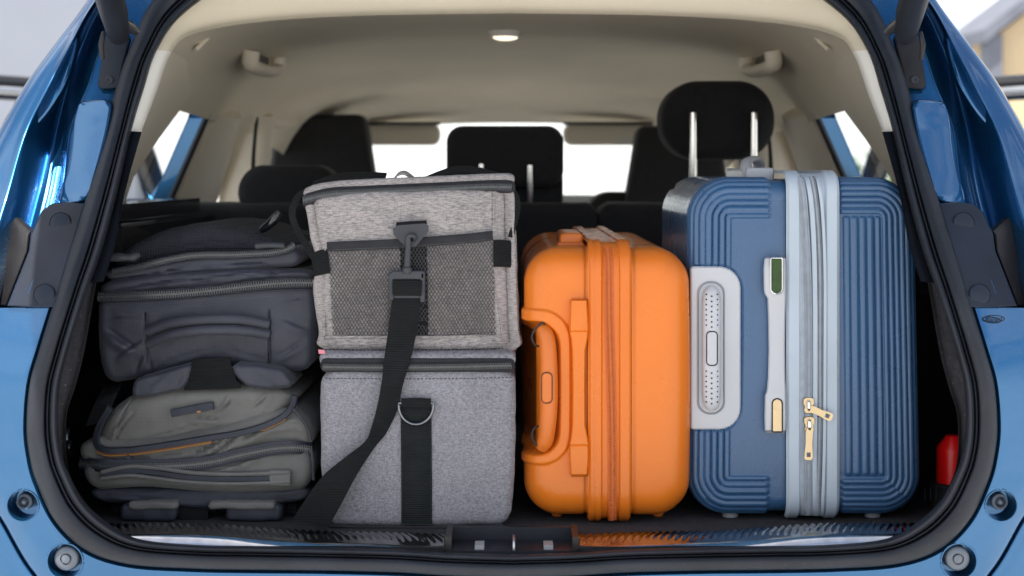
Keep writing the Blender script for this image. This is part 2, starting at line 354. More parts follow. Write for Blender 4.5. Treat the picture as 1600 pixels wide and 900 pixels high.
M['red'] = mat('red_plastic', (.88, .006, .006), .35, var=.05)
M['pink'] = mat('pink_label', (.6, .2, .25), .7)
M['asphalt'] = mat('pale_concrete_ground', (.48, .48, .475), .9, var=.12, vscale=1.2, bump=('noise', 60, .4, .004))
M['wall_l'] = mat('pale_grey_render', (.20, .215, .255), .9, var=.04, vscale=1)
M['tan'] = mat('tan_render', (.52, .40, .25), .9, var=.05, vscale=1)
M['roofd'] = mat('slate_roof', (.12, .13, .16), .8, var=.15, vscale=4)
M['leaf'] = mat('shrub_leaf', (.10, .20, .025), .6, var=.4, vscale=9)
M['bark'] = mat('shrub_bark', (.10, .07, .05), .9)

# ------------------------------------------------------------------ setting
G = -0.74
gz = MB(); gz.add([(-3000, -3000, G), (3000, -3000, G), (3000, 3000, G), (-3000, 3000, G)], [(0, 1, 2, 3)])
g = gz.obj('ground', M['asphalt'], None, smooth=0, kind='structure'); g['label'] = 'pale concrete ground around the car'
b = thing('pale_building', 'pale grey blurred building wall behind the left side of the car', 'building', (-7.6, 8.6, G))
mb = MB(); mb.box((-7.6, 8.8, G+2.6), (5.05, .2, 2.6)); mb.obj('wall', M['wall_l'], b, smooth=0)
mb = MB(); mb.box((-7.6, 8.8, G+5.28), (5.25, .4, .08)); mb.obj('roof', M['roofd'], b, smooth=0)
p0 = at(1562, 270, 12); b = thing('tan_house', 'tan house with grey corner, blurred behind the right side of the car', 'house', (p0[0]+4, 13, G))
mb = MB(); X0 = p0[0]
mb.add([(X0, 12, G), (X0+9, 12, G), (X0+9, 12, 3.4), (X0+2.2, 12, 3.4), (X0, 12, 1.72), (X0, 13, G), (X0+9, 13, G), (X0+9, 13, 3.4), (X0+2.2, 13, 3.4), (X0, 13, 1.72)],
       [(0, 1, 2, 3, 4), (9, 8, 7, 6, 5), (0, 4, 9, 5), (1, 6, 7, 2)]); mb.obj('wall', M['tan'], b, smooth=0)
mb = MB(); mb.box((X0-.075, 12.0, G+1.22), (.07, .1, 1.22)); mb.obj('corner_post', M['roofd'], b, smooth=0)
mb = MB(); mb.add([(X0-.2, 11.8, 1.62), (X0+2.2, 11.8, 3.45), (X0+2.2, 13.2, 3.45), (X0-.2, 13.2, 1.62), (X0-.2, 11.8, 1.74), (X0+2.2, 11.8, 3.57), (X0+2.2, 13.2, 3.57), (X0-.2, 13.2, 1.74)],
                  [(0, 1, 5, 4), (2, 3, 7, 6), (4, 5, 6, 7), (0, 3, 2, 1), (0, 4, 7, 3), (1, 2, 6, 5)]); mb.obj('roof', M['roofd'], b, smooth=0)
c = at(1345, 270, 6.5); b = thing('shrub', 'bright green shrub seen through the right rear window', 'shrub', (c[0]+.15, 6.5, G))
mb = MB(); 
for k in range(6): a = k*1.05; mb.tube([(c[0]+.15, 6.5, G), (c[0]+.15+.15*math.cos(a), 6.5+.15*math.sin(a), G+.5), (c[0]+.15+.35*math.cos(a), 6.5+.35*math.sin(a), G+.95)], (.02, .013, .005), 6)
mb.obj('stem', M['bark'], b)
mb = MB()
for k in range(900):
    v = rng.normal(size=3); v /= np.linalg.norm(v); q = np.array((c[0]+.15, 6.5, G+.78))+v*np.array((.46, .46, .54))*rng.uniform(.4, 1)**.5*(1+.18*math.sin(7*v[0]+5*v[2]))
    a = rng.normal(size=3); a /= np.linalg.norm(a); d = np.cross(a, rng.normal(size=3)); d /= np.linalg.norm(d); h = rng.uniform(.03, .06)
    mb.add([q-a*h, q+d*h*.45, q+a*h, q-d*h*.45], [(0, 1, 2, 3)])
mb.obj('leaves', M['leaf'], b, smooth=0, kind='stuff')

# ------------------------------------------------------------------ the car
car = thing('car', 'blue metallic car with its tailgate open and boot packed with luggage', 'car', (0, 1.0, G))
#      seal outer      seal inner     Y      flange      channel      ridge        silhouette
ST = [((800, -130), (800, -72), .340, (800, -160), (800, -178), (800, -195), (800, -230)),
      ((450, -112), (478, -58), .335, (430, -140), (420, -155), (410, -170), (395, -200)),
      ((318, -66), (362, -28), .320, (275, -85), (255, -95), (240, -105), (215, -125)),
      ((240, 0), (284, 22), .295, (192, -5), (166, 0), (152, 0), (138, 0)),
      ((202, 78), (244, 78), .250, (160, 75), (128, 72), (112, 75), (80, 76)),
      ((182, 133), (223, 140), .220, (140, 135), (108, 132), (85, 130), (42, 128)),
      ((167, 200), (204, 205), .185, (114, 200), (92, 200), (50, 205), (0, 200)),
      ((137, 300), (182, 300), .120, (100, 300), (72, 300), (25, 300), (-50, 295)),
      ((110, 385), (158, 390), .070, (72, 385), (50, 385), (0, 385), (-80, 385)),
      ((95, 435), (139, 443), .040, (55, 435), (35, 435), (-8, 435), (-95, 440)),
      ((82, 480), (124, 487), .020, (40, 480), (20, 480), (-14, 482), (-100, 490)),
      ((62, 545), (105, 550), .006), ((47, 600), (92, 605), 0), ((42, 667), (90, 665), 0), ((47, 715), (95, 708), 0), ((58, 755), (106, 740), 0),
      ((86, 813), (129, 783), 0), ((133, 858), (166, 818), 0), ((200, 881), (216, 843), 0), ((300, 888), (304, 852), 0), ((400, 890), (400, 854), 0),
      ((500, 891), (500, 856), 0), ((620, 894), (620, 859), 0), ((700, 899), (700, 864), 0), ((800, 902), (800, 867), 0)]
So = np.array([s[0] for s in ST], float); Si = np.array([s[1] for s in ST], float); SY = np.array([s[2] for s in ST])
def ybody(x, r): return float(np.interp(r, [-130, -66, 0, 78, 133, 200, 300, 385, 435, 480, 545, 600], [.34, .32, .295, .25, .22, .185, .12, .07, .04, .02, .006, 0]))
def rail(P, dy): return [at(p[0], p[1], y+dy) for p, y in zip(P, SY)]
# rubber seal: outer flap, double groove, inner bulb, return inside
prof = [(-.02, .012), (.0, -.004), (.10, -.012), (.32, -.016), (.50, -.013), (.565, -.010), (.60, -.001), (.635, -.009), (.69, -.010), (.72, -.001), (.755, -.010),
        (.86, -.016), (.96, -.011), (1.02, .004), (1.04, .03)]
rails = [rail(So*(1-t)+Si*t, dy) for t, dy in prof]
for side in (1, -1):
    grid_obj('rubber_seal', loft(rails, 8, 3), M['rubber'], car, side, smooth=60)
# pillar (upper) body panel and flank
U = ST[:11]; SYu = SY[:11]
def urail(i, dy, dx=0): return [at(s[i][0]+dx, s[i][1], y+dy) for s, y in zip(U, SYu)]
mid = [at(*(np.array(s[0])*.6+np.array(s[1])*.4), s[2]+.012) for s in U]
fa = [at(*(np.array(s[3])*.85+np.array(s[4])*.15), s[2]+.006) for s in U]
ra = [at(*(np.array(s[5])*.72+np.array(s[6])*.28), s[2]-.004) for s in U]
fl = [np.array((at(*s[6], s[2]+.05))) for s in U]
flank = [p+np.array((-.025*min(1, k/3), .22, .01)) for k, p in enumerate(fl)]
rails = [mid, urail(0, .006), urail(3, .0), fa, urail(4, .075), urail(5, .004), ra, fl, flank]
for side in (1, -1): grid_obj('pillar_body_panel', loft(rails, 8, 5), M['paint'], car, side, smooth=179)
# lower corner and bumper panel
PJ = np.array([(-60, 482), (-62, 550), (-62, 620), (-55, 690), (-42, 735), (-22, 777), (4, 815), (50, 892), (118, 958), (280, 985), (400, 988), (500, 990), (620, 992), (700, 994), (800, 995)], float)
Lo = So[10:]; Ly = SY[10:]; Li = Si[10:]
out = Lo-Li; out /= np.linalg.norm(out, axis=1)[:, None]
def lrail(P, dy): return [at(p[0], p[1], y+dy) for p, y in zip(P, Ly)]
STOPS = [(37, 789, 24), (103, 876, 27)]
rails = [lrail(Lo-out*14, .01), lrail(Lo-out*2, .008), lrail(Lo+out*5, .001), lrail(Lo+out*9, .0), lrail(Lo*.66+PJ*.34, .004), lrail(Lo*.33+PJ*.67, .010), lrail(Lo*.06+PJ*.94, .02), lrail(PJ, .026)]
Gd = loft(rails, 30, 16)
px = 800+Gd[..., 0]/((D0+Gd[..., 1])/F); pr = HR-(Gd[..., 2]-CZ)/((D0+Gd[..., 1])/F)
cxp = (px[:-1, :-1]+px[1:, 1:])/2; crp = (pr[:-1, :-1]+pr[1:, 1:])/2; mask = np.ones(cxp.shape, bool)
for (a, b_, r) in STOPS: mask &= (cxp-a)**2+(crp-b_)**2 > (r+1.0)**2
Pn = PJ-Lo; Pn /= np.linalg.norm(Pn, axis=1)[:, None]
rails2 = [lrail(PJ-Pn*14, .05), lrail(PJ-Pn*1, .046), lrail(PJ+Pn*2.5, .045), lrail(PJ+Pn*3, .030), lrail(PJ+Pn*9, .024), lrail(PJ+Pn*50, .030), lrail(PJ+Pn*130, .06), lrail(PJ+Pn*200, .12), lrail(PJ+Pn*210, .4)]
for side in (1, -1):
    grid_obj('corner_body_panel', Gd, M['paint'], car, side, mask=mask, smooth=179)
    grid_obj('bumper', loft(rails2, 10, 5), M['paint'], car, side, smooth=60)
    for (a, b_, r) in STOPS:
        y = .008 if a > 60 else .010; p = at(a, b_, y)*np.array((side, 1, 1)); s = S(y); R = r*s
        m = MB(); m.lathe(p, (0, 1, 0), [(R*1.11, .006), (R*1.11, -.002), (R*1.07, -.0045), (R*1.0, -.0045), (R*.97, -.002), (R*.95, .012), (R*.93, .028), (R*.2, .03), (0.0005, .03)], 40)
        cup = m.obj('bump_stop_cup', M['paint'], car)
        m = MB()
        if a > 60: pf = [(R*.74, .03), (R*.74, .006), (R*.70, .002), (R*.62, .0005), (R*.34, .0), (R*.32, .003), (R*.26, .003), (R*.24, -.001), (R*.02, -.002)]
        else: pf = [(R*.58, .03), (R*.56, .012), (R*.52, .008), (R*.36, .006), (R*.33, .010), (R*.26, .006), (R*.22, .010), (R*.16, .006), (R*.02, .004)]
        m.lathe(p+np.array((-.002*side if a < 60 else 0, 0, .002)), (0, 1, 0), pf, 36); m.obj('rubber_buffer', mat('buffer_plastic', (.10, .12, .15), .3, coat=.3), cup)
# black cover with two caps, lamp housing, strut plates, raised pillar panels
for side in (1, -1):
    cov = plate('pillar_cover', M['cover'], car, [(133, 318), (104, 316), (80, 318), (64, 330), (54, 352), (47, 366), (44, 392), (10, 478), (45, 480), (84, 480), (97, 435), (112, 386)], lambda x, r: ybody(x, r)-.008+.0001*max(0, 90-x), .02, .003, side)
    for (a, b_) in ((94, 348), (69, 460)):
        y = ybody(a, b_)-.0085; m = MB(); s = S(y); p = at(a, b_, y)*np.array((side, 1, 1))
        m.lathe(p, (0, -.98, .2), [(17.2*s, -.004), (17.0*s, .0002), (16.6*s, .0004), (16.3*s, -.0012), (15.9*s, -.0012), (15.6*s, .0004), (14.5*s, .0007), (.001, .0008)], 40); m.obj('round_cap', M['cover'], cov)
    plate('tail_lamp_housing', M['brown_trim'], car, [(45, 368), (48, 362), (0, 318), (-80, 300), (-95, 478), (8, 478), (42, 392)], lambda x, r: ybody(x, r)+.004+.0006*max(0, 45-x), .02, .004, side)
    plate('pillar_panel', M['paint'], car, soften([(120, 162), (128, 157), (175, 154), (168, 200), (154, 255), (136, 316), (88, 318), (92, 296), (104, 270), (110, 230), (113, 190)]), lambda x, r: ybody(x, r)-.006-.00025*max(0, x-128)+.0004*max(0, 112-x), .02, .006, side)
    plate('pillar_panel', M['paint'], car, soften([(112, 40), (122, 60), (104, 128), (74, 176), (46, 206), (18, 204), (46, 148), (74, 98)]), lambda x, r: ybody(x, r)+.012-.0002*(x-60), .02, .007, side)
    sp = plate('strut_plate', M['brown_trim'] if side < 0 else M['trim'], car, [(166, 50), (196, 44), (202, 62), (192, 98), (184, 137), (158, 139), (152, 132), (158, 96), (163, 66)], lambda x, r: ybody(x, r)-.006, .02, .003, side)
    m = MB(); p = at(171, 125, ybody(171, 125)-.006)*np.array((side, 1, 1)); m.lathe(p, (0, -1, 0), [(.006, -.001), (.006, .002), (.005, .003), (.0025, .003), (.002, .0015), (.0002, .0015)], 20); m.obj('screw', M['trim'], sp)
    p1 = at(186, 58, .215); p2 = at(178, 20, .165); p3 = at(160, -40, .09); p4 = at(110, -260, -.12)
    for q in (p1, p2, p3, p4): q[0] *= side
    m = MB(); m.tube([p1+np.array((0, .004, -.004)), p1, p1*.7+p2*.3, p2, p3, p4], [.010, .0135, .0155, .0185, .0195, .0195], 20); gs = m.obj('gas_strut', M['rubber'], car)
    m = MB(); q = at(203, 42, .222)*np.array((side, 1, 1)); m.tube([q+np.array((.006*side, .012, -.006)), q, (q+p2*1.0)/2], [.006, .0085, .006], 12); m.obj('ball_joint', M['steel'], gs)
    m = MB(); m.tube([at(160, 92, .20)*np.array((side, 1, 1)), at(158, 70, .192)*np.array((side, 1, 1)), at(162, 50, .196)*np.array((side, 1, 1))], [.003, .004, .003], 8); m.obj('spring_clip', M['brown_trim'], gs)
# marque badge pressed into the right corner panel
kk = np.argmin((px-47)**2+(pr-498)**2); y = float(Gd[..., 1].ravel()[kk])-.0042; bc = at(1553, 498, y); s = S(y)
m = MB(); a = np.arange(49)/48*2*PI
m.tube(np.stack([bc[0]+16.5*s*np.cos(a), np.full(49, bc[1]), bc[2]+5.2*s*np.sin(a)], 1), .0007, 6); bd = m.obj('oval_badge', M['trim'], car)
cu = bpy.data.curves.new('badge_text', 'FONT'); cu.body = 'Ford'; cu.size = 9.5*s; cu.align_x = 'CENTER'; cu.align_y = 'CENTER'; cu.extrude = .0006; cu.shear = .3
tob = bpy.data.objects.new('badge_text', cu); COL.objects.link(tob); dg = bpy.context.evaluated_depsgraph_get()
me = bpy.data.meshes.new_from_object(tob.evaluated_get(dg)); bpy.data.objects.remove(tob)
V = np.array([v.co for v in me.vertices]); V = np.stack([V[:, 0]*1.3, -V[:, 2], V[:, 1]], 1)+bc+np.array((0, -.001, 0))
obj('badge_letters', V, [p.vertices for p in me.polygons], M['trim'], bd, 0)

# rear header band / pillar edge trims
H = np.array([(800, 17), (560, 21), (402, 31), (300, 50), (266, 80), (243, 142), (219, 205)], float); Sh = Si[:7]
def hr(P, dy): return [at(p[0], p[1], y+dy) for p, y in zip(P, SY[:7])]
rails = [hr(Sh*1.15-H*.15, .02), hr(Sh, .018), hr(Sh*.65+H*.35, .022), hr(Sh*.2+H*.8, .034), hr(H, .05), hr(H, .075), hr(H*1.25-Sh*.25*1.0, .12)]
rails[-1] = [p+np.array((-.02 if k > 1 else 0, .05, .05)) for k, p in enumerate(hr(H, .08))]
Gh = loft(rails, 8, 5); nrow = Gh.shape[1]; cut = 4*8
for side in (1, -1):
    grid_obj('header_trim', Gh[:, :cut+1], M['header'], car, side, smooth=179)
    grid_obj('pillar_strip', Gh[:, cut:], M['white_trim'], car, side, smooth=179)
# dark inner edge below the pale strip and boot side carpet
E0 = [(218, 206), (192, 300), (176, 383), (158, 440)]
Ei = [at(x, r, ybody(x, r)+.02) for x, r in [(204, 205), (182, 300), (158, 390), (139, 443)]]
rails = [Ei, [at(x, r, ybody(x, r)+.012) for x, r in E0], [at(x+1, r, ybody(x, r)+.03) for x, r in E0], [at(x-30, r, ybody(x, r)+.25) for x, r in E0]]
C0 = [(147, 440), (128, 545), (113, 605), (100, 655), (104, 735), (136, 792), (176, 826), (216, 848)]
Ci = [(139, 443), (105, 550), (92, 605), (90, 665), (97, 740), (129, 783), (166, 818), (216, 843)]
rails2 = [[at(x, r, ybody(x, r)+.01) for x, r in Ci], [at(x, r, ybody(x, r)+.02) for x, r in C0], [at(x, r, ybody(x, r)+.05) for x, r in C0], [at(x-40, r, ybody(x, r)+.5) for x, r in C0]]
for side in (1, -1):
    grid_obj('inner_edge_trim', loft(rails, 8, 4), M['trim'], car, side, smooth=60)
    grid_obj('boot_side_carpet', loft(rails2, 8, 4), M['carpet'], car, side, smooth=60)

# headliner
ys = np.linspace(.36, 2.15, 40); xs = np.linspace(-1, 1, 49)
Gl = np.zeros((49, 40, 3))
zc = np.interp(ys, [.36, .45, .7, 1.0, 1.4, 1.75, 2.0, 2.15], [.745, .742, .732, .722, .705, .668, .625, .592]); wv = np.interp(ys, [.36, .7, 1.2, 2.15], [.60, .575, .56, .53])
for i, x in enumerate(xs): Gl[i, :, 0] = x*wv; Gl[i, :, 1] = ys; Gl[i, :, 2] = zc-.045*abs(x)**2.6-.115*abs(x)**9+.004*np.sin(ys*9)*(1-abs(x))
grid_obj('headliner', Gl, M['cream'], car, 1, smooth=179)
# side walls of the cabin, with window and door openings
def wx(z): return -(.65-(z-.41)*.5)
wout = [(.30, .05), (1.0, .05), (1.05, -.42), (2.75, -.42), (2.75, .30), (2.15, .60), (.9, .635), (.30, .66)]
h1 = [(.66, .455), (.70, .52), (.78, .600), (.90, .606), (.965, .588), (.985, .565), (1.03, .41), (1.02, .395), (.70, .395)]
h2 = [(1.16, -.36), (1.20, .405), (1.17, .57), (1.22, .585), (1.34, .582), (1.36, .57), (1.40, .405), (1.41, -.36)]
h3 = [(1.50, -.36), (1.53, .405), (1.50, .555), (1.54, .575), (2.13, .562), (2.62, .33), (2.62, -.36)]  # front opening carried down to the floor, letting more light onto the headliner
def wallmesh(outer, holes):
    loops = [[Vector((a, b, 0)) for a, b in outer]]+[[Vector((a, b, 0)) for a, b in h] for h in holes]
    flat = [p for l in loops for p in l]; tri = geometry.tessellate_polygon(loops)
    return [(wx(p[1]), p[0], p[1]) for p in flat], [tuple(t) for t in tri]
for side in (1, -1):
    V, Fc = wallmesh(wout, [h1, h2, h3]); V = np.array(V)*np.array((side, 1, 1))
    w = obj('side_trim', V, Fc, M['cream_trim'], car, 0)
    for h in (h1, h2, h3):
        m = MB(); n = len(h)
        dp_ = .035 if h is h1 else .07; V = [(wx(b)*side, a, b) for a, b in h]+[((wx(b)-dp_)*side, a+dp_*.25, b) for a, b in h]; ce = np.mean(np.array(h), 0)
        m.add(V, [(i, (i+1) % n, n+(i+1) % n, n+i) for i in range(n)]); wf = m.obj('window_frame', M['paint'] if h is h1 else M['trim'], car, smooth=0)
        if h is h1:
            m = MB(); q = [((wx(b)+.001)*side, a, b) for a, b in h]; m.tube(np.array(q[4:8]), .006, 8); m.obj('window_rubber', M['rubber'], wf)
        if h is h1:
            m = MB(); m.add([((wx(b)-.03)*side, a+.008, b) for a, b in h], [tuple(range(n))]); m.obj('window_pane', M['glass'], wf, smooth=0)
    # C pillar bulge, belt, side lower boot lining, ribbed shelf carrier
    P = catmull([(wx(.56)*side*.985, 1.07, .585), (wx(.5)*side*.985, 1.10, .50), (wx(.42)*side*.985, 1.13, .40), (wx(.3)*side*.985, 1.15, .28)], 8)
    m = MB(); m.tube(P, [.05]*len(P), 14, sq=.6); m.obj('pillar_trim', M['cream_trim'], car)
    P = catmull([(-.555*side, 1.41, .59), (-.57*side, 1.44, .48), (-.62*side, 1.47, .30)], 8)
    m = MB(); m.tube(P, .045, 12, sq=.6); m.obj('pillar_trim', M['cream_trim'], car)
    m = MB(); P = catmull([(-.53*side, 1.30, .56), (-.52*side, 1.2, .46), (-.50*side, 1.12, .36)], 6); m.strip(P-np.array((.0, .02, .0)), P+np.array((.0, .02, .02)), .003, (-side*1., 0, 0)); m.obj('seat_belt', M['webbing'], car)
    m = MB(); m.add([(-.66*side, .04, -.02), (-.66*side, 1.1, -.02), (-.66*side, 1.1, .36), (-.66*side, .10, .36), (-.60*side, .12, .385), (-.60*side, 1.1, .385), (-.80*side, .2, .385), (-.80*side, 1.1, .385)],
                    [(0, 1, 2, 3), (3, 2, 5, 4), (4, 5, 7, 6)]); m.obj('boot_side_lining', M['dark'], car, smooth=0)
    m = MB(); m.box((-.585*side, .62, .365), (.035, .34, .02)); m.box((-.60*side, .62, .405), (.03, .30, .012)); sc_ = m.obj('parcel_shelf_carrier', M['gloss_black'], car)
    for k in range(9):
        m = MB(); m.box((-.575*side, .33+k*.055, .315), (.03, .012, .028), [(1, 0, 0), (0, .8, -.6), (0, .6, .8)]); m.obj('vent_slat', M['trim'], sc_, smooth=0)
    # roof grab handles
    for (a, r, yy, sc2) in ((412, 92, .92, 1.0), (440, 180, 1.62, 1.0)):
        p = at(a, r+4, yy); X = np.array((side, 1, 1))
        m = MB(); m.tube(catmull([(p+np.array(q))*X for q in ((-.008, -.085, .012), (-.010, -.082, -.010), (-.004, -.05, -.016), (.004, .03, -.016), (.012, .082, -.008), (.014, .086, .014))], 5), .0155, 12, sq=.75); gh = m.obj('grab_handle', M['cream_trim'], car)
        m = MB(); m.box((p+np.array((-.012, -.005, .002)))*X, (.012, .062, .008)); m.obj('handle_recess', M['brown_trim'], gh)  # dark box standing in for the shaded gap behind the handle
    # coat hook slit
    P = catmull([at(338, 42, .62), at(322, 62, .60), at(306, 78, .58)], 4)*np.array((side, 1, 1)); m = MB(); m.tube(P, .004, 6); m.obj('coat_hook', M['cream_trim'], car)
    # open rear door, seen past the pillar and through the quarter window
    dr = []
    hx, hy = -.86, 1.98; dvec = np.array((-.90, -.44, 0)); 
    def dp(u, z, t=0): return np.array(((hx+dvec[0]*u-.44*t), hy+dvec[1]*u+.90*t, z))*np.array((side, 1, 1))
    m = MB()
    V = [dp(u, z, t) for t in (0, .07) for (u, z) in ((0, -.35), (1.05, -.35), (1.05, .38), (0, .40))]
    m.add(V, [(0, 1, 2, 3), (7, 6, 5, 4), (0, 4, 5, 1), (1, 5, 6, 2), (2, 6, 7, 3), (3, 7, 4, 0)]); door = m.obj('rear_door', M['paint'], car, smooth=0)
    m = MB()
    P = np.array([dp(.02, .39, .03), dp(.10, .60, .03), dp(.2, .655, .03), dp(.6, .672, .03), dp(1.0, .64, .03), dp(1.08, .55, .03), dp(1.05, .39, .03)])
    m.tube(catmull(P, 6), .032, 10, sq=.6); m.obj('door_frame', M['gloss_black'], door)
    m = MB(); m.tube(catmull(P[1:6]+np.array((0, -.03, -.008)), 6), .010, 8); m.obj('frame_trim', M['steel'], door)
    m = MB(); m.tube(catmull([dp(.0, .37, .0)+np.array((.02*side, -.15, 0)), dp(.0, .5, 0)+np.array((.09*side, -.06, 0)), dp(.05, .65, 0)+np.array((.20*side, .02, 0))], 6), .05, 10, sq=.5); m.obj('hinge_pillar', M['paint'], car)
# roof skin, tailgate raised above the opening, floor, bulkhead, bonnet
P = []
for yy, z in ((.42, .90), (1.0, .92), (1.6, .88), (2.2, .76), (2.35, .68)):
    P.append([(x*.72, yy, z-.10*abs(x)**4) for x in np.linspace(-1, 1, 17)])
grid_obj('roof_panel', np.array(P), M['paint'], car, 1, smooth=179)
tg = [[(x*w, yy, z-.03*abs(x)**3) for x in np.linspace(-1, 1, 17)] for (yy, z, w) in ((.40, .90, .57), (.38, .93, .62), (.1, 1.03, .68), (-.3, 1.17, .71), (-.58, 1.25, .70), (-.59, 1.30, .69), (-.3, 1.30, .71), (.1, 1.12, .68), (.42, .97, .60))]
grid_obj('tailgate', np.array(tg), M['paint'], car, 1, smooth=40)
m = MB(); fp = [(-.50, .012), (-.084, .012), (-.084, .084), (.084, .084), (.084, .012), (.50, .012), (.56, .05), (.665, .24), (.665, .96), (-.665, .96), (-.665, .24), (-.56, .05)]; n = len(fp)
m.add([(x, y, 0) for x, y in fp]+[(x*.96, y+.02, -.06) for x, y in fp], [tuple(range(n)), tuple(range(2*n-1, n-1, -1))]+[(i, i+n, (i+1) % n+n, (i+1) % n) for i in range(n)]); m.box((0, .08, -.10), (.46, .012, .085)); m.obj('boot_floor', M['carpet'], car, smooth=0)
m = MB(); m.box((0, 1.85, -.43), (.80, .9, .03)); m.obj('cabin_floor', M['mat'], car, smooth=0)
m = MB(); m.tube(catmull([(-.66, 2.72, .30), (-.4, 2.62, .335), (0, 2.6, .34), (.4, 2.62, .335), (.66, 2.72, .30)], 6), .06, 14); m.add([(-.66, 2.58, .3), (.66, 2.58, .3), (.66, 2.58, -.1), (-.66, 2.58, -.1)], [(0, 1, 2, 3)]); m.obj('dashboard', M['dark'], car)
bn = [[(x*.75, yy, z-.05*x*x) for x in np.linspace(-1, 1, 13)] for yy, z in ((2.72, .30), (3.1, .27), (3.5, .20), (3.62, .1), (3.64, -.2))]
grid_obj('bonnet', np.array(bn), M['paint'], car, 1, smooth=60)
m = MB(); m.add([(-.64, 2.72, .32), (.64, 2.72, .32), (.53, 2.14, .60), (-.53, 2.14, .60)], [(0, 1, 2, 3)]); m.obj('windscreen', M['glass'], car, smooth=0)
for side in (1, -1):
    m = MB(); m.tube([(-.66*side, 2.72, .31), (-.54*side, 2.14, .6)], .035, 10); m.obj('windscreen_pillar', M['cream_trim'], car)
# sun visors, dome lamp
for (x0, x1, lab) in ((560, 688, 0), (880, 1020, 1)):
    v = slab_obj('sun_visor', M['cream_trim'], car, x0, x1, 193, 227, 2.05, .02, 14, 6)
    m = MB(); m.box(at((x0+x1)/2, 193, 2.03), ((x1-x0)/2*S(2.03), .008, .004)); m.obj('visor_hinge', M['brown_trim'], v)
    if lab: plate('visor_label', M['white_trim'], v, rrect(960, 998, 214, 227, 2), 2.045, .002, 0)
m = MB(); p = at(788, 58, .98); m.lathe(p+np.array((0, 0, .012)), (0, 0, -1), [(.036, -.01), (.036, .004), (.031, .012), (.028, .012), (.026, .010)], 32); V = np.array(m.v); V[:, 0] = (V[:, 0]-p[0])*.85+p[0]; m.v = V.tolist(); dl = m.obj('dome_lamp', M['white_trim'], car)
m = MB(); m.lathe(p+np.array((.002, 0, 0)), (0, 0, -1), [(.024, -.005), (.022, .003), (.012, .006), (.001, .007)], 24); m.obj('lamp_lens', M['lamp_lit'], dl)
# seats
def headrest(parent, x0, x1, r0, r1, Y, rc, re, dep, posts=(), taper=0, prow=None):
    cx = (x0+x1)/2
    def wp(P):
        t = (P[..., 2]-at(0, r1, Y)[2])/(at(0, r0, Y)[2]-at(0, r1, Y)[2]); X0 = at(cx, 0, Y)[0]
        P[..., 0] = X0+(P[..., 0]-X0)*(1-taper*np.clip(t, 0, 1)); return P
    h = slab_obj('headrest', M['seat'], parent, x0, x1, r0, r1, Y, dep, rc, re, warp=wp)
    for (p, a, b_) in posts:
        m = MB(); m.tube([at(p, a, Y-.011), at(p, (a+b_)/2, Y-.011), at(p, b_+12, Y-.006)], .0062*(1.15 if prow else .9), 12); m.obj('headrest_post', M['chrome'], h)
    return h
def clothy(a, sc=.03): return lambda u, v, e: a*fbm(u*sc, v*sc)
rs1 = slab_obj('rear_seat', M['seat'], car, 150, 936, 318, 700, .95, .14, 22, 16, disp=clothy(.003, .01))
rs2 = slab_obj('rear_seat', M['seat'], car, 937, 1420, 318, 700, .95, .14, 22, 16, disp=clothy(.003, .01))
headrest(rs1, 365, 532, 258, 335, .99, 45, 18, .10, taper=.10)
headrest(rs1, 697, 881, 196, 292, .99, 26, 16, .10, posts=((752, 256, 318), (828, 258, 318)))
headrest(rs1, 700, 880, 262, 326, 1.03, 16, 10, .08)
headrest(rs2, 1035, 1214, 125, 249, .98, 58, 26, .11, posts=((1083, 176, 318), (1178, 176, 318)), prow=1)
for (x0, x1, r0) in ((412, 592, 178), (976, 1146, 196)):
    fs = slab_obj('front_seat', M['seat'], car, x0-60, x1+60, 300, 560, 1.80, .14, 40, 16)
    headrest(fs, x0, x1, r0, 330, 1.76, 15, 11, .10, taper=.26)
# sill: ribbed tread strips, latch well
Y0, Y1 = .012, .088
for side in (1, -1):
    xa, xb = -.525, -.078; nx = 420; ny = 26; Gs = np.zeros((nx, ny, 3))
    for i, x in enumerate(np.linspace(xa, xb, nx)):
        for j, t in enumerate(np.linspace(0, 1, ny)):
            yy = Y0+(Y1-Y0)*t; ph = (x+yy*.35)/.0098; e = min(1, (x-xa)/.01, (xb-x)/.006); fade = sm(.12, .45, t)*sm(1.0, .86, t)
            z = .001+(.0085+.005*sm(.25, .42, -x))*math.sqrt(1-(1-min(1, t/.16))**2)*(.35+.65*sm(.20, .40, -x))-.004*sm(.2, 1, t)+.0045*fade*(abs(math.sin(PI*ph))**.7)
            Gs[i, j] = (x, yy, z*max(0, e)-.004*sm(.9, 1, t)-.004*sm(-.2, -.05, x))
    grid_obj('sill_tread', Gs, M['sill'], car, side, smooth=179)
m = MB(); m.box((0, .048, -.012), (.078, .032, .006)); m.box((0, .078, -.002), (.078, .004, .012)); lw = m.obj('latch_well', M['trim'], car, smooth=0)
for k, (a, w) in enumerate(((749, 6), (803, 4), (857, 6))):
    m = MB(); p = at(a, 862, .02); P = catmull([p+np.array((0, 0, -.006)), p+np.array((0, 0, .008)), p+np.array((0, .008, .014)), p+np.array((0, .03, .012)), p+np.array((0, .034, -.006))], 4); m.tube(P, w*S(0)*.62, 10)
    if k == 1: m.obj('latch_striker', M['steel'], lw)
    else: m = MB(); m.box(p+np.array((0, .014, -.002)), (.0058, .012, .0095)); m.obj('latch_guide', M['silver_dk'], lw, smooth=0)
m = MB()
for side in (1, -1): m.box((.079*side, .05, .0), (.004, .035, .011))
m.obj('well_end', M['brown_trim'], lw, smooth=0)

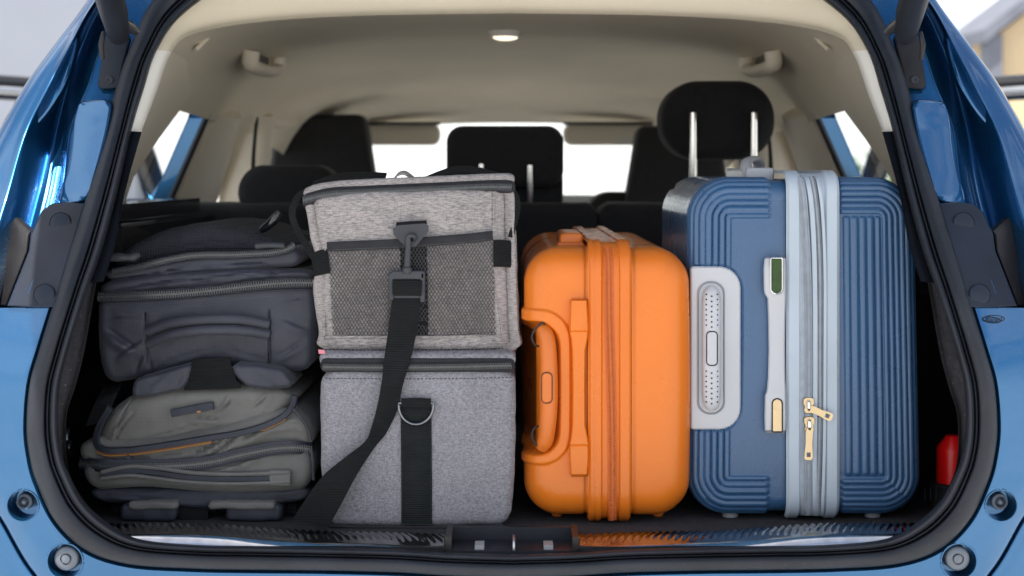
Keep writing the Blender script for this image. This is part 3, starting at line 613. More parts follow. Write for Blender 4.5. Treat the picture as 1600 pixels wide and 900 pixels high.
# ------------------------------------------------------------------ orange suitcase
t = thing('suitcase', 'orange hard shell suitcase standing between the grey cooler bags and the blue suitcase', 'suitcase', (at(948, 0, .4)[0], .4, 0))
OY = .125
def roll(Y, r0, r1, re, k=0):                       # depth of a rim that rolls over at its top and bottom rows
    def f_(x, r):
        q = max(0, r0+re-r, r-(r1-re)); q = min(q, re*.995); return Y+(re-math.sqrt(re*re-q*q))*S(Y)+k
    return f_
def sdrr(u, v, x0, x1, r0, r1, r):                 # signed distance to rounded rectangle, px (negative inside)
    qx = np.abs(u-(x0+x1)/2)-(x1-x0)/2+r; qy = np.abs(v-(r0+r1)/2)-(r1-r0)/2+r
    return np.sqrt(np.maximum(qx, 0)**2+np.maximum(qy, 0)**2)+np.minimum(np.maximum(qx, qy), 0)-r
def odisp(u, v, e):
    d = .0038*sm(2.5, -2.5, sdrr(u, v, 740, 891, 484, 726, 48))-.020*sm(4, -8, sdrr(u, v, 740, 873, 504, 711, 36))
    d = d-.0015*np.exp(-((u-989)/3.0)**2)-.0015*np.exp(-((u-916)/3.0)**2)
    d = d+.007*np.maximum(0, 1-((u-1030)/90)**2)*np.maximum(0, 1-((v-605)/230)**2)*(u > 985)
    return d
def owarp(P): return P
tx = [x for x in np.arange(828, 896, 1.6)]+list(np.arange(908, 924, 1.5))+list(np.arange(982, 997, 1.5)); tr = list(np.arange(478, 520, 1.6))+list(np.arange(694, 732, 1.6))
slab_obj('shell', M['orange'], t, 819, 1079, 388, 811, OY, .54, 56, 40, step=7, disp=odisp, xs=tx, rs=tr, smooth=55)
def obd(u, v, e): return .0015+.0035*(sm(919, 924, u)*sm(942, 938, u)+sm(966, 970, u)*sm(987, 982, u))-.001*np.exp(-((u-930)/2)**2)
slab_obj('rim_strip', M['orange_rim'], t, 815, 1083, 382, 817, OY-.005, .55, 62, 44, step=8, disp=obd, xs=list(np.arange(917, 990, 1.0)), mask=lambda u, v: (u > 919) & (u < 986), smooth=45)
zipper(t, [(949, 386), (949.5, 395), (951, 420), (952, 500), (955, 600), (957, 700), (957, 790), (957, 804), (957, 813)], roll(OY-.0076, 382, 817, 44), 15, 10, M['orange_zip'], M['orange_zip'], 2.6)
m = MB(); y = OY+.012
gp = [(838, 512), (852, 512), (866, 530), (871, 560), (872, 607), (871, 655), (864, 684), (848, 702), (838, 700)]
P = np.array([at(x, r, OY+.004-.012*math.sin(PI*i/8)) for i, (x, r) in enumerate([(846, 512), (853, 524), (856, 545), (857, 575), (857, 607), (857, 640), (855, 668), (852, 688), (845, 700)])])
m.tube(catmull(P, 5), np.interp(np.arange(41), [0, 4, 12, 20, 28, 36, 40], [.008, .0105, .0115, .0125, .0115, .0105, .008]), 16); gr = m.obj('grip', M['orange_dk'], t)
m = MB(); a = rrect(846, 863, 582, 630, 7); ring = [at(x, r, OY-.0212) for x, r in a]; ring.append(ring[0]); m.tube(np.array(ring), .0006, 6); m.obj('grip_outline', M['black_line'], gr)
plate('grip_button', M['orange_dk'], gr, rrect(847, 862, 583, 629, 7), OY-.0207, .006, .0006)
for sg, r0 in ((1, 506), (-1, 701)):
    pts = [(852, r0+1*sg), (846, r0-1*sg), (835, r0+10*sg), (831, r0+22*sg), (836, r0+33*sg), (842, r0+35*sg)]
    m = MB(); m.tube(catmull([at(x, r, OY-.004+.001*i) for i, (x, r) in enumerate(pts)], 5), .0014, 8); m.obj('grip_wire', M['black_line'], gr)
# pull-out handle bar lying against the top
def pull_handle(parent, m_, pts, Y, th):            # pts: (row, x0, x1, proud m)
    rows = []
    for (r, a, b_, pd) in pts:
        y = Y-pd; k = []
        for (x, dy) in ((a, th), (a, .003), (a+2.2, .0005), ((a+b_)/2, -.0006), (b_-2.2, .0005), (b_, .003), (b_, th)): k.append(at(x, r, y+dy))
        rows.append(k)
    Gp = np.array(rows); f = gridfaces(*Gp.shape[:2]); n = Gp.shape[1]; f += [tuple(range(n)), tuple((len(pts)-1)*n+j for j in range(n-1, -1, -1))]
    mb = MB(); mb.add(Gp, f); return mb.obj('pull_handle', m_, parent, smooth=38)
pull_handle(t, M['orange'], [(467, 893, 916, .004), (470, 891, 917.5, .011), (490, 890.5, 918.5, .0125), (515, 889.5, 919.5, .0125), (517, 890, 919, .0112), (519, 889.5, 919.5, .0125), (530, 892, 918, .012), (548, 893.5, 915, .010),
    (607, 894, 914.5, .009), (665, 893.5, 915, .010), (684, 891.5, 918.5, .012), (694, 889.5, 920, .0125), (696, 890, 919.5, .0112), (698, 889.5, 920, .0125), (720, 890, 920, .0125), (741, 891.5, 918, .011), (745, 893, 916, .004)], OY, .016)
ch = slab_obj('carry_handle', M['orange'], t, 874, 911, 364, 394, .22, .14, 8, 5, warp=lambda P: P)
slab_obj('handle_foot', M['orange_dk'], ch, 870, 914, 378, 396, .215, .04, 6, 4)
for x in (870, 1028):
    m = MB(); p = at(x, 806, OY+.06); m.lathe((p[0], p[1], .014), (0, 0, -1), [(.009, 0), (.008, .010), (.0065, .0137), (.001, .014)], 16); m.obj('side_foot', M['orange_dk'], t)
    m = MB(); m.lathe((p[0], .55, .014), (0, 0, -1), [(.009, 0), (.008, .010), (.0065, .0137), (.001, .014)], 16); m.obj('side_foot', M['orange_dk'], t)

# ------------------------------------------------------------------ blue suitcase
BY = .15
t = thing('suitcase', 'large blue ribbed suitcase with pale grey rim and gold zip pulls at the right', 'suitcase', (at(1257, 0, .45)[0], .45, 0))
def rib(e, p): return np.abs(np.sin(PI*e/p))**.5*2.0
def bdisp(u, v, e):
    left = u < 1268
    el = np.where(left, np.minimum(u-1081, np.minimum(v-281, 803-v)), np.minimum(1436-u, np.minimum(v-279, 803-v)))
    fadeL = sm(62, 58, el)*sm(1206, 1196, u); fadeR = sm(58, 54, el)*sm(1310, 1318, u)
    d = np.where(left, .0019*rib(el, 10.2)*fadeL, .0019*rib(el, 9.3)*fadeR)
    inn = (~left)*sm(56, 60, el)*sm(1312, 1316, u)*sm(334, 342, v)*sm(746, 738, v)
    d = d+.0019*rib(u-1318, 12.6)*inn*(u > 1318)
    d = d-.006*sm(3, -5, sdrr(u, v, 1060, 1160, 414, 673, 36))
    return d+.0025*np.maximum(0, 1-((v-545)/270)**2)*sm(30, 90, e)
def bwarp(P):                                       # the case leans out a little towards its foot
    h = (P[..., 2]-.22)/.22; P[..., 0] = P[..., 0]-h*.0045*np.clip((P[..., 0]-at(1258, 0, BY)[0])/.13, -.3, 1); return P
bx = list(np.arange(1081, 1214, 1.7))+list(np.arange(1308, 1434, 1.55)); br = list(np.arange(280, 346, 1.6))+list(np.arange(404, 424, 1.6))+list(np.arange(664, 680, 1.6))+list(np.arange(734, 803, 1.6))
slab_obj('shell', M['navy'], t, 1080, 1434, 281, 803, BY, .37, 60, 26, step=9, disp=bdisp, warp=bwarp, xs=bx, rs=br, smooth=70, rstep=1.6)
def bbd(u, v, e): return .002+.004*(sm(1228, 1233, u)*sm(1252, 1247, u)+sm(1287, 1292, u)*sm(1311, 1306, u))
slab_obj('rim_strip', M['pale'], t, 1076, 1439, 273, 808, BY-.005, .38, 66, 28, step=9, disp=bbd, xs=list(np.arange(1226, 1313, 1.0)), mask=lambda u, v: (u > 1228) & (u < 1311), smooth=50)
fy = BY-.009
mb = MB(); band_px(mb, [(1239, 275.5), (1243, 287), (1247, 330), (1253, 420), (1256, 560), (1250, 640), (1252, 720), (1258, 792), (1258, 805)], 16, roll(fy+.0023, 273, 808, 28), .006); mb.obj('zipper_flap', M['pale_tape'], t)
mb = MB(); band_px(mb, [(1258, 275.5), (1262, 287), (1268, 330), (1272, 420), (1273, 560), (1272, 700), (1272, 792), (1272, 805)], 9, roll(fy+.0005, 273, 808, 28), .009); mb.obj('rim_bead', M['pale'], t)
mb = MB(); band_px(mb, [(1274, 275.5), (1278, 287), (1284, 330), (1288, 420), (1288, 560), (1287, 700), (1284, 792), (1284, 805)], 6, roll(fy+.0005, 273, 808, 28), .009); mb.obj('rim_bead', M['pale'], t)
zipper(t, [(1246, 275.5), (1252, 286), (1257, 330), (1262, 420), (1264, 560), (1263, 640), (1263, 720), (1263, 790), (1263, 805)], roll(fy-.002, 273, 808, 28), 11, 9, M['pale_tape'], M['pale_tape'], 3)
zipper(t, [(1266, 275.5), (1270, 286), (1276, 330), (1281, 420), (1281, 560), (1281, 640), (1279, 720), (1277, 790), (1277, 805)], roll(fy-.001, 273, 808, 28), 9, 8, M['slate'], M['pale_tape'], 3)
# grey handle plate, recess, dotted grip
bz = plate('handle_plate', M['silver'], t, rrect(1079, 1158, 416, 672, (6, 34, 34, 6)), BY-.0015, .012, .005)
mb = MB(); 
a = rrect(1091, 1131, 441, 646, 19, 8); Ra = np.array([at(x, r, BY-.0017) for x, r in a]); Rb = np.array([at(1111+(x-1111)*.90, 543+(r-543)*.98, BY-.0035) for x, r in a]); n = len(a)
Rc = np.array([at(1111+(x-1111)*1.12, 543+(r-543)*1.022, BY-.0030) for x, r in a])
V = np.concatenate([Rc+np.array((0, .0016, 0)), Ra+np.array((0, -.0012, 0)), np.array([at(1111+(x-1111)*.92, 543+(r-543)*.985, BY-.0012) for x, r in a])])
f = [(i+k*n, (i+1) % n+k*n, (i+1) % n+(k+1)*n, i+(k+1)*n) for k in range(2) for i in range(n)]+[tuple(2*n+i for i in range(n))]
mb.add(V, f); mb.obj('handle_recess', M['silver_dk'], bz)
gy = BY-.008
P = np.array([at(1112, r, gy-.004*math.sin(PI*(r-445)/198)) for r in np.linspace(446, 643, 33)]); w = .0122*np.sqrt(np.clip(1-np.abs(np.linspace(-1, 1, 33))**10, .02, 1))
mb = MB(); mb.tube(P, w, 18, sq=.62); gp = mb.obj('grip', M['silver'], bz)
mb = MB()
for r in list(np.arange(460, 513, 8.0))+list(np.arange(580, 632, 8.0)):
    for x, o in ((1103.5, 0), (1112, 3), (1121, 0)):
        p = at(x, r+o, gy-.004*math.sin(PI*(r-445)/198)-(.0079 if x == 1112 else .0058)); mb.lathe(p, (0, -1, 0), [(.0012, 0), (.0011, .0005), (.0005, .0008)], 8)
mb.obj('grip_studs', M['buckle'], gp, kind='stuff')
mb = MB(); ring = [at(x, r, gy-.0117) for x, r in rrect(1104, 1121, 518, 571, 6)]; ring.append(ring[0]); mb.tube(np.array(ring), .0007, 6); mb.obj('grip_outline', M['black_line'], gp)
plate('grip_button', M['silver'], gp, rrect(1105, 1120, 519, 570, 5), gy-.0119, .006, .0006)
ph = pull_handle(t, M['silver'], [(401, 1197, 1226, .004), (404, 1194.5, 1227.5, .013), (420, 1193, 1228, .016), (452, 1193.5, 1228, .0165), (459, 1194.5, 1228, .0165), (466, 1199, 1228, .015), (500, 1200.5, 1227, .0135),
    (545, 1201, 1226.5, .0125), (590, 1200, 1227, .0135), (610, 1198, 1228, .015), (618, 1195, 1228, .0165), (650, 1194.5, 1228.5, .0165), (672, 1195, 1228, .015), (677, 1197, 1226, .005)], BY, .018)
plate('green_window', M['green'], ph, rrect(1206, 1221.5, 404, 458, (3, 3, 7, 7)), BY-.0180, .006, .0012)
mb = MB(); ring = [at(x, r, BY-.0174) for x, r in rrect(1204.8, 1222.7, 403, 459.2, (3, 3, 8, 8))]; ring.append(ring[0]); mb.tube(np.array(ring), .0009, 6); mb.obj('window_outline', M['chrome'], ph)
plate('gold_inlay', M['gold'], ph, rrect(1207.5, 1221.5, 624, 674, (7, 7, 1, 1)), BY-.0180, .006, .0006)
mb = MB(); ring = [at(x, r, BY-.0174) for x, r in rrect(1206.5, 1222.5, 622.8, 675, (8, 8, 2, 2))]; ring.append(ring[0]); mb.tube(np.array(ring), .0008, 6); mb.obj('inlay_outline', M['black_line'], ph)
# zip pulls
def pull(cx, cr, ang, ln, Y):
    mb = MB(); c_ = at(cx, cr, Y); s = S(Y)
    sl_ = plate('zip_slider', M['gold'], t, [(cx-8, cr-11), (cx-4, cr-13), (cx+4, cr-13), (cx+8, cr-11), (cx+9, cr-4), (cx+6, cr+2), (cx+8, cr+8), (cx+5, cr+12), (cx-5, cr+12), (cx-8, cr+8), (cx-6, cr+2), (cx-9, cr-4)], Y-.004, .006, .0014)
    mb.tube(catmull([at(cx, cr-6, Y-.004), at(cx, cr-5, Y-.008), at(cx, cr+5, Y-.008), at(cx, cr+6, Y-.004)], 4), .0022, 8); mb.obj('slider_bridge', M['chrome'], sl_)
    a = math.radians(ang); d = np.array((math.cos(a), math.sin(a))); n_ = np.array((-d[1], d[0])); o = np.array((cx, cr+3))
    q = lambda l, w: tuple(o+d*l+n_*w)
    y2 = Y-.0075
    hole = [q(ln-12, -3), q(ln-5, -3.2), q(ln-5, 3.2), q(ln-12, 3)]; outr = [q(2, -4), q(8, -5.5), q(ln*.5, -5), q(ln-14, -6), q(ln-3, -6.5), q(ln, -4), q(ln, 4), q(ln-3, 6.5), q(ln-14, 6), q(ln*.5, 5), q(8, 5.5), q(2, 4)]
    lo = [[Vector((x, r, 0)) for x, r in outr], [Vector((x, r, 0)) for x, r in hole]]; tri = geometry.tessellate_polygon(lo); pts = outr+hole
    V = [at(x, r, y2) for x, r in pts]+[at(x, r, y2+.0022) for x, r in pts]; k = len(pts); f = [tuple(tt) for tt in tri]+[tuple(i+k for i in tt[::-1]) for tt in tri]
    no = len(outr); f += [(i, (i+1) % no, (i+1) % no+k, i+k) for i in range(no)]+[(no+i, no+(i+1) % 4, no+(i+1) % 4+k, no+i+k) for i in range(4)]
    mb = MB(); mb.add(V, f); mb.obj('pull_tab', M['gold'], sl_, smooth=30)
pull(1264, 634, 24, 40, fy-.003); pull(1265, 664, 92, 52, fy-.003)
# carry handle on the upper side, feet
ch = slab_obj('carry_handle', M['silver'], t, 1166, 1210, 262, 284, .24, .2, 6, 4)
mb = MB(); mb.tube(catmull([at(1172, 275, .25), at(1166, 262, .27), at(1168, 252, .30), at(1180, 249, .34), at(1186, 256, .37), at(1186, 268, .38)], 5), .0085, 12, sq=.6); mb.obj('handle_loop', M['silver'], ch)
for x in (1141, 1363):
    for yy in (BY+.03, .46):
        p = at(x, 0, BY+.03); mb = MB(); mb.lathe((p[0], yy, .020), (0, 0, -1), [(.0125, -.006), (.0115, .012), (.0105, .0194), (.001, .020)], 18); mb.obj('side_foot', M['silver_dk'], t)

# ------------------------------------------------------------------ lower grey cooler bag
t = thing('cooler_bag', 'boxy grey heather cooler bag with D ring, under the paler cooler bag', 'bag', (at(652, 0, .3)[0], .3, 0))
DY = .112
def ddisp(u, v, e): return .002*fbm(u*.012, v*.012)+.0009*fbm(u*.05+3, v*.05)+.006*np.maximum(0, 1-((u-652)/155)**2)*np.maximum(0, 1-((v-700)/130)**2)+.003*sm(150, 0, np.abs(u-652))*0
def dwarp(P):
    h = np.clip((.10-P[..., 2])/.10, 0, 1); X0 = at(652, 0, DY)[0]; P[..., 0] = X0+(P[..., 0]-X0)*(1-.045*h**1.3); return P
def dsurf(x, r): return DY-float(ddisp(np.array(float(x)), np.array(float(r)), 50))
db = slab_obj('bag_body', M['heather_d'], t, 500, 805, 576, 823, DY, .42, 26, 13, step=6, disp=ddisp, warp=dwarp)
lid = slab_obj('bag_lid', M['heather_d'], t, 498, 806, 551, 572, DY+.002, .42, 10, 8, step=5, disp=lambda u, v, e: .0008*fbm(u*.04, v*.04))
zb = slab_obj('zipper_band', M['binding'], t, 500, 805, 560, 582, DY-.001, .42, 10, 4, step=6)
zipper(t, [(505, 573), (560, 574), (650, 574), (740, 572.5), (800, 571)], DY-.0026, 13, 9, M['binding'], M['teeth'], 2.6)
mb = MB(); P = [(512, 822), (560, 824.5), (650, 825), (740, 825), (786, 822)]; mb.tube(catmull([at(x, r-1.5, DY-.001) for x, r in P], 6), .0022, 8); mb.obj('bottom_piping', M['binding'], t)
mb = MB(); band_px(mb, [(650, 634), (650.5, 700), (651, 760), (651, 819)], 48, lambda x, r: dsurf(651, r)-.002, .0025); mb.obj('webbing_strip', M['webbing_g'], t)
mb = MB(); P = catmull([at(628, 630, DY-.010), at(650, 629, DY-.0115), at(673, 630, DY-.010)], 5); mb.tube(P, .0062, 12, sq=.7); kp = mb.obj('ring_keeper', M['webbing'], t)
mb = MB(); a = np.linspace(0, PI, 25); ring = [at(650+27*math.cos(x), 634+29*math.sin(x), DY-.012) for x in a]; ring = [at(677, 630, DY-.011)]+ring+[at(623, 630, DY-.011), at(640, 629, DY-.011), at(662, 629, DY-.011), at(677, 630, DY-.011)]
mb.tube(np.array(ring), .0019, 10); mb.obj('d_ring', M['gunmetal'], kp)
def stitches(parent, pts, Yf, m_, pitch=6., n=8, w=1.3):
    P = catmull(pts, n); seg = np.r_[0, np.cumsum(np.linalg.norm(np.diff(P, axis=0), axis=1))]; st = MB()
    for d in np.arange(2, seg[-1]-2, pitch):
        x, x2 = np.interp((d, d+pitch*.55), seg, P[:, 0]); r, r2 = np.interp((d, d+pitch*.55), seg, P[:, 1])
        y1 = Yf(x, r) if callable(Yf) else Yf; y2 = Yf(x2, r2) if callable(Yf) else Yf
        st.tube([at(x, r, y1), at(x2, r2, y2)], w*.5*S(y1), 5)
    st.obj('stitching', m_, parent, kind='stuff')
stitches(t, [(506, 591), (650, 592), (800, 590)], lambda x, r: dsurf(x, r)-.0002, M['binding'])
stitches(t, [(628, 640), (628.5, 730), (629, 818)], lambda x, r: dsurf(651, r)-.0036, M['binding'], 5); stitches(t, [(672, 640), (672.5, 730), (673, 818)], lambda x, r: dsurf(651, r)-.0036, M['binding'], 5)
plate('pink_tag', M['pink'], t, [(497, 546), (507, 547), (508, 553), (498, 553)], DY-.002, .003, .0006)

# ------------------------------------------------------------------ upper pale heather cooler bag
t = thing('cooler_bag', 'pale grey cooler bag with mesh pocket and shoulder strap, on top of another bag', 'bag', (at(650, 0, .3)[0], .3, at(0, 553, .13)[2]))
CY = .142
def cz(u): return 0
def cdisp(u, v, e):
    d = .010*np.maximum(0, 1-((u-645)/150)**2)*np.maximum(0, 1-((v-425)/135)**2)
    d = d+.0035*fbm(u*.010+5, v*.014+2)+.0016*folds(u*.022+v*.008, v*.03-u*.012)*sm(0, 60, e)
    d = d-.0028*np.exp(-((u-507-(v-430)*.03)/3.5)**2)-.0025*np.exp(-((u-771-(v-430)*.04)/3.2)**2)
    d = d-.006*np.exp(-((u-580-(v-400)*-.3)/26)**2)*np.exp(-((v-470)/45)**2)-.004*np.exp(-((u-720+(v-430)*.5)/18)**2)*np.exp(-((v-440)/40)**2)
    d = d+.004*np.exp(-((v-538)/10)**2)-cside(u)*sm(0, 10, e)
    return d
def cside(u): return .020*np.clip((np.abs(u-645)-112)/50, 0, 1.3)**2
def csurf(x, r): return CY-float(cdisp(np.array(float(x)), np.array(float(r)), 60.))
def tilt(u): return (u-640)*-.045                   # the bag's top slopes down towards the left
def cwarp(P):
    X = P[..., 0]; z0 = at(0, 553, CY)[2]; h = np.clip((P[..., 2]-z0)/(at(0, 300, CY)[2]-z0), 0, 1.2); u = X/S(CY)+800
    P[..., 2] = P[..., 2]-tilt(u)*S(CY)*h*1.0
    X0 = at(645, 0, CY)[0]; P[..., 0] = X0+(X-X0)*(1+np.clip(h, 0, 1)**1.3*np.where(X < X0, .165, -.055)) + .003*np.sin(h*PI)*np.where(X < X0, 1, -.6)+np.clip((X0-X)/.12, 0, 1)**3*.006*np.exp(-((h-.60)/.12)**2)-np.clip((X0-X)/.12, 0, 1)**3*.005*np.exp(-((h-.36)/.16)**2)
    return P
slab_obj('bag_body', M['heather_l'], t, 496, 813, 294, 553, CY, .40, 20, 17, step=4, disp=cdisp, warp=cwarp)
def twarp(P):
    X = P[..., 0]; u = X/S(CY)+800; P[..., 2] = P[..., 2]-(tilt(u)+9*np.clip((530-u)/55, 0, 1.2)**2+3*np.clip((u-770)/35, 0, 1.2)**2)*S(CY); return P
slab_obj('bag_lid', M['heather_l'], t, 473, 804, 277, 292, CY+.010, .40, 7.5, 6, step=5, warp=twarp, disp=lambda u, v, e: .0012*fbm(u*.03, v*.03))
slab_obj('zipper_band', M['binding'], t, 472, 805, 287, 308, CY+.006, .40, 8, 5, step=5, warp=twarp)
zipper(t, [(474, 313), (490, 309), (510, 304.8), (530, 302.6), (600, 299.3), (690, 295.3), (760, 292.2), (800, 292.6)], CY+.0045, 14, 10, M['binding'], M['teeth'], 2.6)
# mesh pocket: webbing behind, net cords, binding
mb = MB(); band_px(mb, [(646, 382), (647, 430), (648, 480), (648, 524)], 42, lambda x, r: csurf(647, r)-.0015, .002); mb.obj('webbing_strip', M['webbing'], t)
def inpk(x, r): 
    top = 387-(x-510)*.055
    return (x > 512+.05*(r-380) if True else 0) and x < 772+.06*(r-430)*.6 and r > top and r < 526
mb = MB(); step = 5.4
for dgn in (1, -1):
    for c0 in np.arange(-200, 700, step):
        run = []
        for q in np.arange(0, 172, 2.0):
            x = 505+c0+dgn*q*.62+(0 if dgn > 0 else 0); r = 364+q
            x += 1.2*math.sin(r*.05+x*.03)
            if inpk(x, r): run.append(at(x, r, csurf(x, r)-.0032))
            else:
                if len(run) > 1:
                    A = np.array(run); mb.strip(A-np.array((0.00052, 0, 0)), A+np.array((0.00052, 0, 0)), .0008)
                run = []
        if len(run) > 1: A = np.array(run); mb.strip(A-np.array((0.00052, 0, 0)), A+np.array((0.00052, 0, 0)), .0008)
mb.obj('mesh_pocket', M['net'], t, kind='stuff')
mb = MB(); band_px(mb, [(511, 386), (560, 383.5), (620, 381), (690, 376), (740, 371.5), (770, 368)], 15, lambda x, r: csurf(x, r)-.0045, .003); mb.obj('pocket_binding', M['binding'], t)
mb = MB(); band_px(mb, [(508, 527), (560, 526), (640, 527), (720, 525), (774, 521)], 4, lambda x, r: csurf(x, r)-.0012, .002); mb.obj('pocket_seam', M['heather_l'], t)
# seams of the front panel
for pts in ([(502, 318), (509, 350), (512, 400), (513, 450), (508, 480), (506, 530)], [(772, 300), (771, 340), (770, 400), (775, 450), (782, 500), (787, 545)]):
    mb = MB(); mb.tube(catmull([at(x, r, csurf(x, r)) for x, r in pts], 6), .0010, 8); mb.obj('seam_piping', M['heather_l'], t)
stitches(t, [(512, 391), (560, 388.5), (620, 386), (690, 381), (740, 376.5), (769, 373)], lambda x, r: csurf(x, r)-.0062, M['teeth'], 5)
stitches(t, [(500, 546), (560, 547), (640, 547), (720, 546), (806, 544)], lambda x, r: csurf(x, r)-.0002, M['binding'], 6)
# side webbing wraps
for pts, w in (([(771, 396), (784, 396), (798, 397), (807, 397)], 42), ([(488, 413), (498, 411), (506, 409), (514, 408)], 38)):
    mb = MB(); P = catmull(pts, 5); g_ = lambda q: np.array([at(x, r, csurf(x, 400)-.003) for x, r in q]); A, B = wide(P, w); mb.strip(g_(A), g_(B), .0025); mb.obj('webbing_strip', M['webbing'], t)
# side carry loops and top handles
mb = MB(); band_px(mb, [(482, 298), (466, 308), (457, 328), (460, 350), (472, 372), (486, 396), (494, 404)], 11, lambda x, r: CY+.014-.00004*(r-300), .0025); mb.obj('carry_handle', M['webbing'], t)
mb = MB(); band_px(mb, [(788, 286), (802, 298), (809, 318), (806, 340), (801, 360), (798, 371)], 9, lambda x, r: CY+.011-.00003*(r-300), .0025); mb.obj('carry_handle', M['webbing'], t)
mb = MB(); P = catmull([at(660, 283, .20), at(690, 271, .21), at(716, 265, .22), at(750, 268, .22), at(788, 279, .20)], 6); mb.strip(P-np.array((0, .0, .006)), P+np.array((0, .05, .005)), .004, (0, -.3, .95)); mb.obj('carry_handle', M['webbing'], t)
mb = MB(); P = catmull([at(484, 288, .24), at(520, 276, .25), at(560, 273, .26), at(600, 275, .25)], 6); mb.strip(P-np.array((0, .0, .008)), P+np.array((0, .05, .004)), .004, (0, -.3, .95)); mb.obj('carry_handle', M['webbing'], t)
mb = MB(); P = catmull([at(614, 280, .168), at(621, 272, .168), at(632, 270, .168), at(645, 279, .168)], 5); mb.strip(P-np.array((0, .0, .002)), P+np.array((0, .03, .002)), .003, (0, -.2, .98)); mb.obj('top_loop', M['heather_l'], t)
# keeper, triangle ring, snap hook, slider, strap
yk = csurf(643, 354)-.006
mb = MB(); mb.tube(catmull([at(620, 355, yk), at(643, 353.5, yk-.001), at(667, 352, yk)], 4), .0066, 12, sq=.75); mb.obj('ring_keeper', M['webbing'], t)
yt = yk-.006
lo = [(614, 357), (622, 352), (664, 349), (670, 353), (669, 362), (650, 385), (640, 387), (633, 385), (615, 367)]; ho = [(638, 376), (636, 371), (640, 367), (646, 367), (649, 371), (647, 376), (642, 378)]
lv = [[Vector((x, r, 0)) for x, r in lo], [Vector((x, r, 0)) for x, r in ho]]; tri = geometry.tessellate_polygon(lv); pts = lo+ho; k = len(pts); no = len(lo); nh = len(ho)
V = [at(x, r, yt) for x, r in pts]+[at(x, r, yt+.005) for x, r in pts]
f = [tuple(q) for q in tri]+[tuple(i+k for i in q[::-1]) for q in tri]+[(i, (i+1) % no, (i+1) % no+k, i+k) for i in range(no)]+[(no+i, no+(i+1) % nh, no+(i+1) % nh+k, no+i+k) for i in range(nh)]
mb = MB(); mb.add(V, f); tr_ = mb.obj('triangle_ring', M['buckle'], t, smooth=30)
hy = yt-.004
mb = MB(); mb.tube(catmull([at(646, 378, hy+.006), at(648, 371, hy), at(643, 368, hy-.003), at(638, 371, hy-.002), at(638, 381, hy-.002), at(637, 400, hy-.001), at(636, 420, hy)], 5), np.interp(np.arange(31), [0, 5, 15, 30], [.002, .003, .0036, .0045]), 12); hk = mb.obj('snap_hook', M['buckle'], t)
mb = MB(); mb.tube([at(636, 416, hy), at(636, 419, hy), at(636, 424, hy), at(636, 427, hy)], [.0045, .0068, .0068, .0055], 14); mb.obj('swivel_collar', M['buckle'], hk)
sl_ = slab_obj('strap_slider', M['buckle'], t, 611, 664, 423, 437, hy-.002, .008, 4, 2.5, warp=lambda P: P)
for x0, x1, rr in ((607, 615, 470), (656, 664, 473)):
    slab_obj('slider_side', M['buckle'], sl_, x0, x1, 425, rr, hy-.002, .009, 3.5, 2.5)
slab_obj('slider_bar', M['buckle'], sl_, 613, 660, 461, 466, hy-.0, .006, 2.4, 1.8)
mb = MB(); mb.tube(catmull([at(614, 449, hy-.001), at(636, 449, hy-.002), at(659, 450, hy-.001)], 4), .0105, 14, sq=.45); mb.obj('strap_fold', M['webbing'], t)
Lp = [(613, 458), (611, 480), (606, 520), (600, 562), (596, 598), (589, 636), (580, 668), (570, 690), (540, 714), (506, 742), (480, 776), (457, 812)]
Rp = [(661, 458), (657, 482), (650, 524), (640, 568), (630, 600), (621, 640), (604, 676), (588, 696), (570, 722), (552, 752), (532, 790), (514, 822)]
yy = [hy+.003, hy+.001, hy+.002, .104, .096, .093, .092, .090, .088, .086, .088, .092]
A = catmull([at(x, r, y) for (x, r), y in zip(Lp, yy)], 8); B = catmull([at(x, r, y+(.010 if 5 <= i <= 8 else 0)) for i, ((x, r), y) in enumerate(zip(Rp, yy))], 8)
mb = MB(); mb.strip(A, B, .0024); mb.obj('shoulder_strap', M['webbing'], t)

# ------------------------------------------------------------------ charcoal backpack (upper left)
t = thing('backpack', 'charcoal backpack lying flat on top of the olive grey backpack', 'backpack', (at(325, 0, .4)[0], .4, at(0, 600, .22)[2]))
AY = .185
def crease(u, v, x0, r0, x1, r1, w, a):             # one fold line: a soft ridge beside a sharp valley
    dx, dr = x1-x0, r1-r0; l = math.hypot(dx, dr); t_ = np.clip(((u-x0)*dx+(v-r0)*dr)/l/l, 0, 1); d = ((u-x0-t_*dx)*-dr+(v-r0-t_*dr)*dx)/l
    f_ = np.sin(PI*np.clip(((u-x0)*dx+(v-r0)*dr)/l/l, 0, 1))**.7
    return a*f_*(1.0*np.exp(-((d-w)/w)**2)-1.2*np.exp(-((d)/(w*.45))**2))
def many(u, v, L_): 
    r_ = 0
    for q in L_: r_ = r_+crease(u, v, *q)
    return r_
CA = [(166, 500, 214, 536, 8, .005), (176, 545, 226, 520, 6, .003), (200, 575, 224, 545, 6, .003), (440, 500, 486, 520, 7, .003), (432, 560, 480, 535, 6, .003), (240, 572, 330, 556, 7, .0013), (350, 556, 420, 566, 7, .0013), (160, 480, 225, 486, 4, .0016), (430, 478, 490, 470, 4, .0016)]
def adisp(u, v, e):
    d = .008*np.maximum(0, 1-((u-320)/185)**2)*np.maximum(0, 1-((v-520)/75)**2)
    d = d+sm(0, 24, e)*(.004*fbm(u*.008, v*.014, 2)+many(u, v, CA))+.0006*fbm(u*.05, v*.05, 2)
    return d-.0025*np.exp(-((u-229)/1.6)**2)*sm(475, 490, v)-.0025*np.exp(-((u-421)/1.6)**2)*sm(475, 490, v)
def asurf(x, r): return AY-float(adisp(np.array(float(x)), np.array(float(r)), 40.))
ZL = [(0, 464), (.36, 460), (.72, 447), (1, 443)]
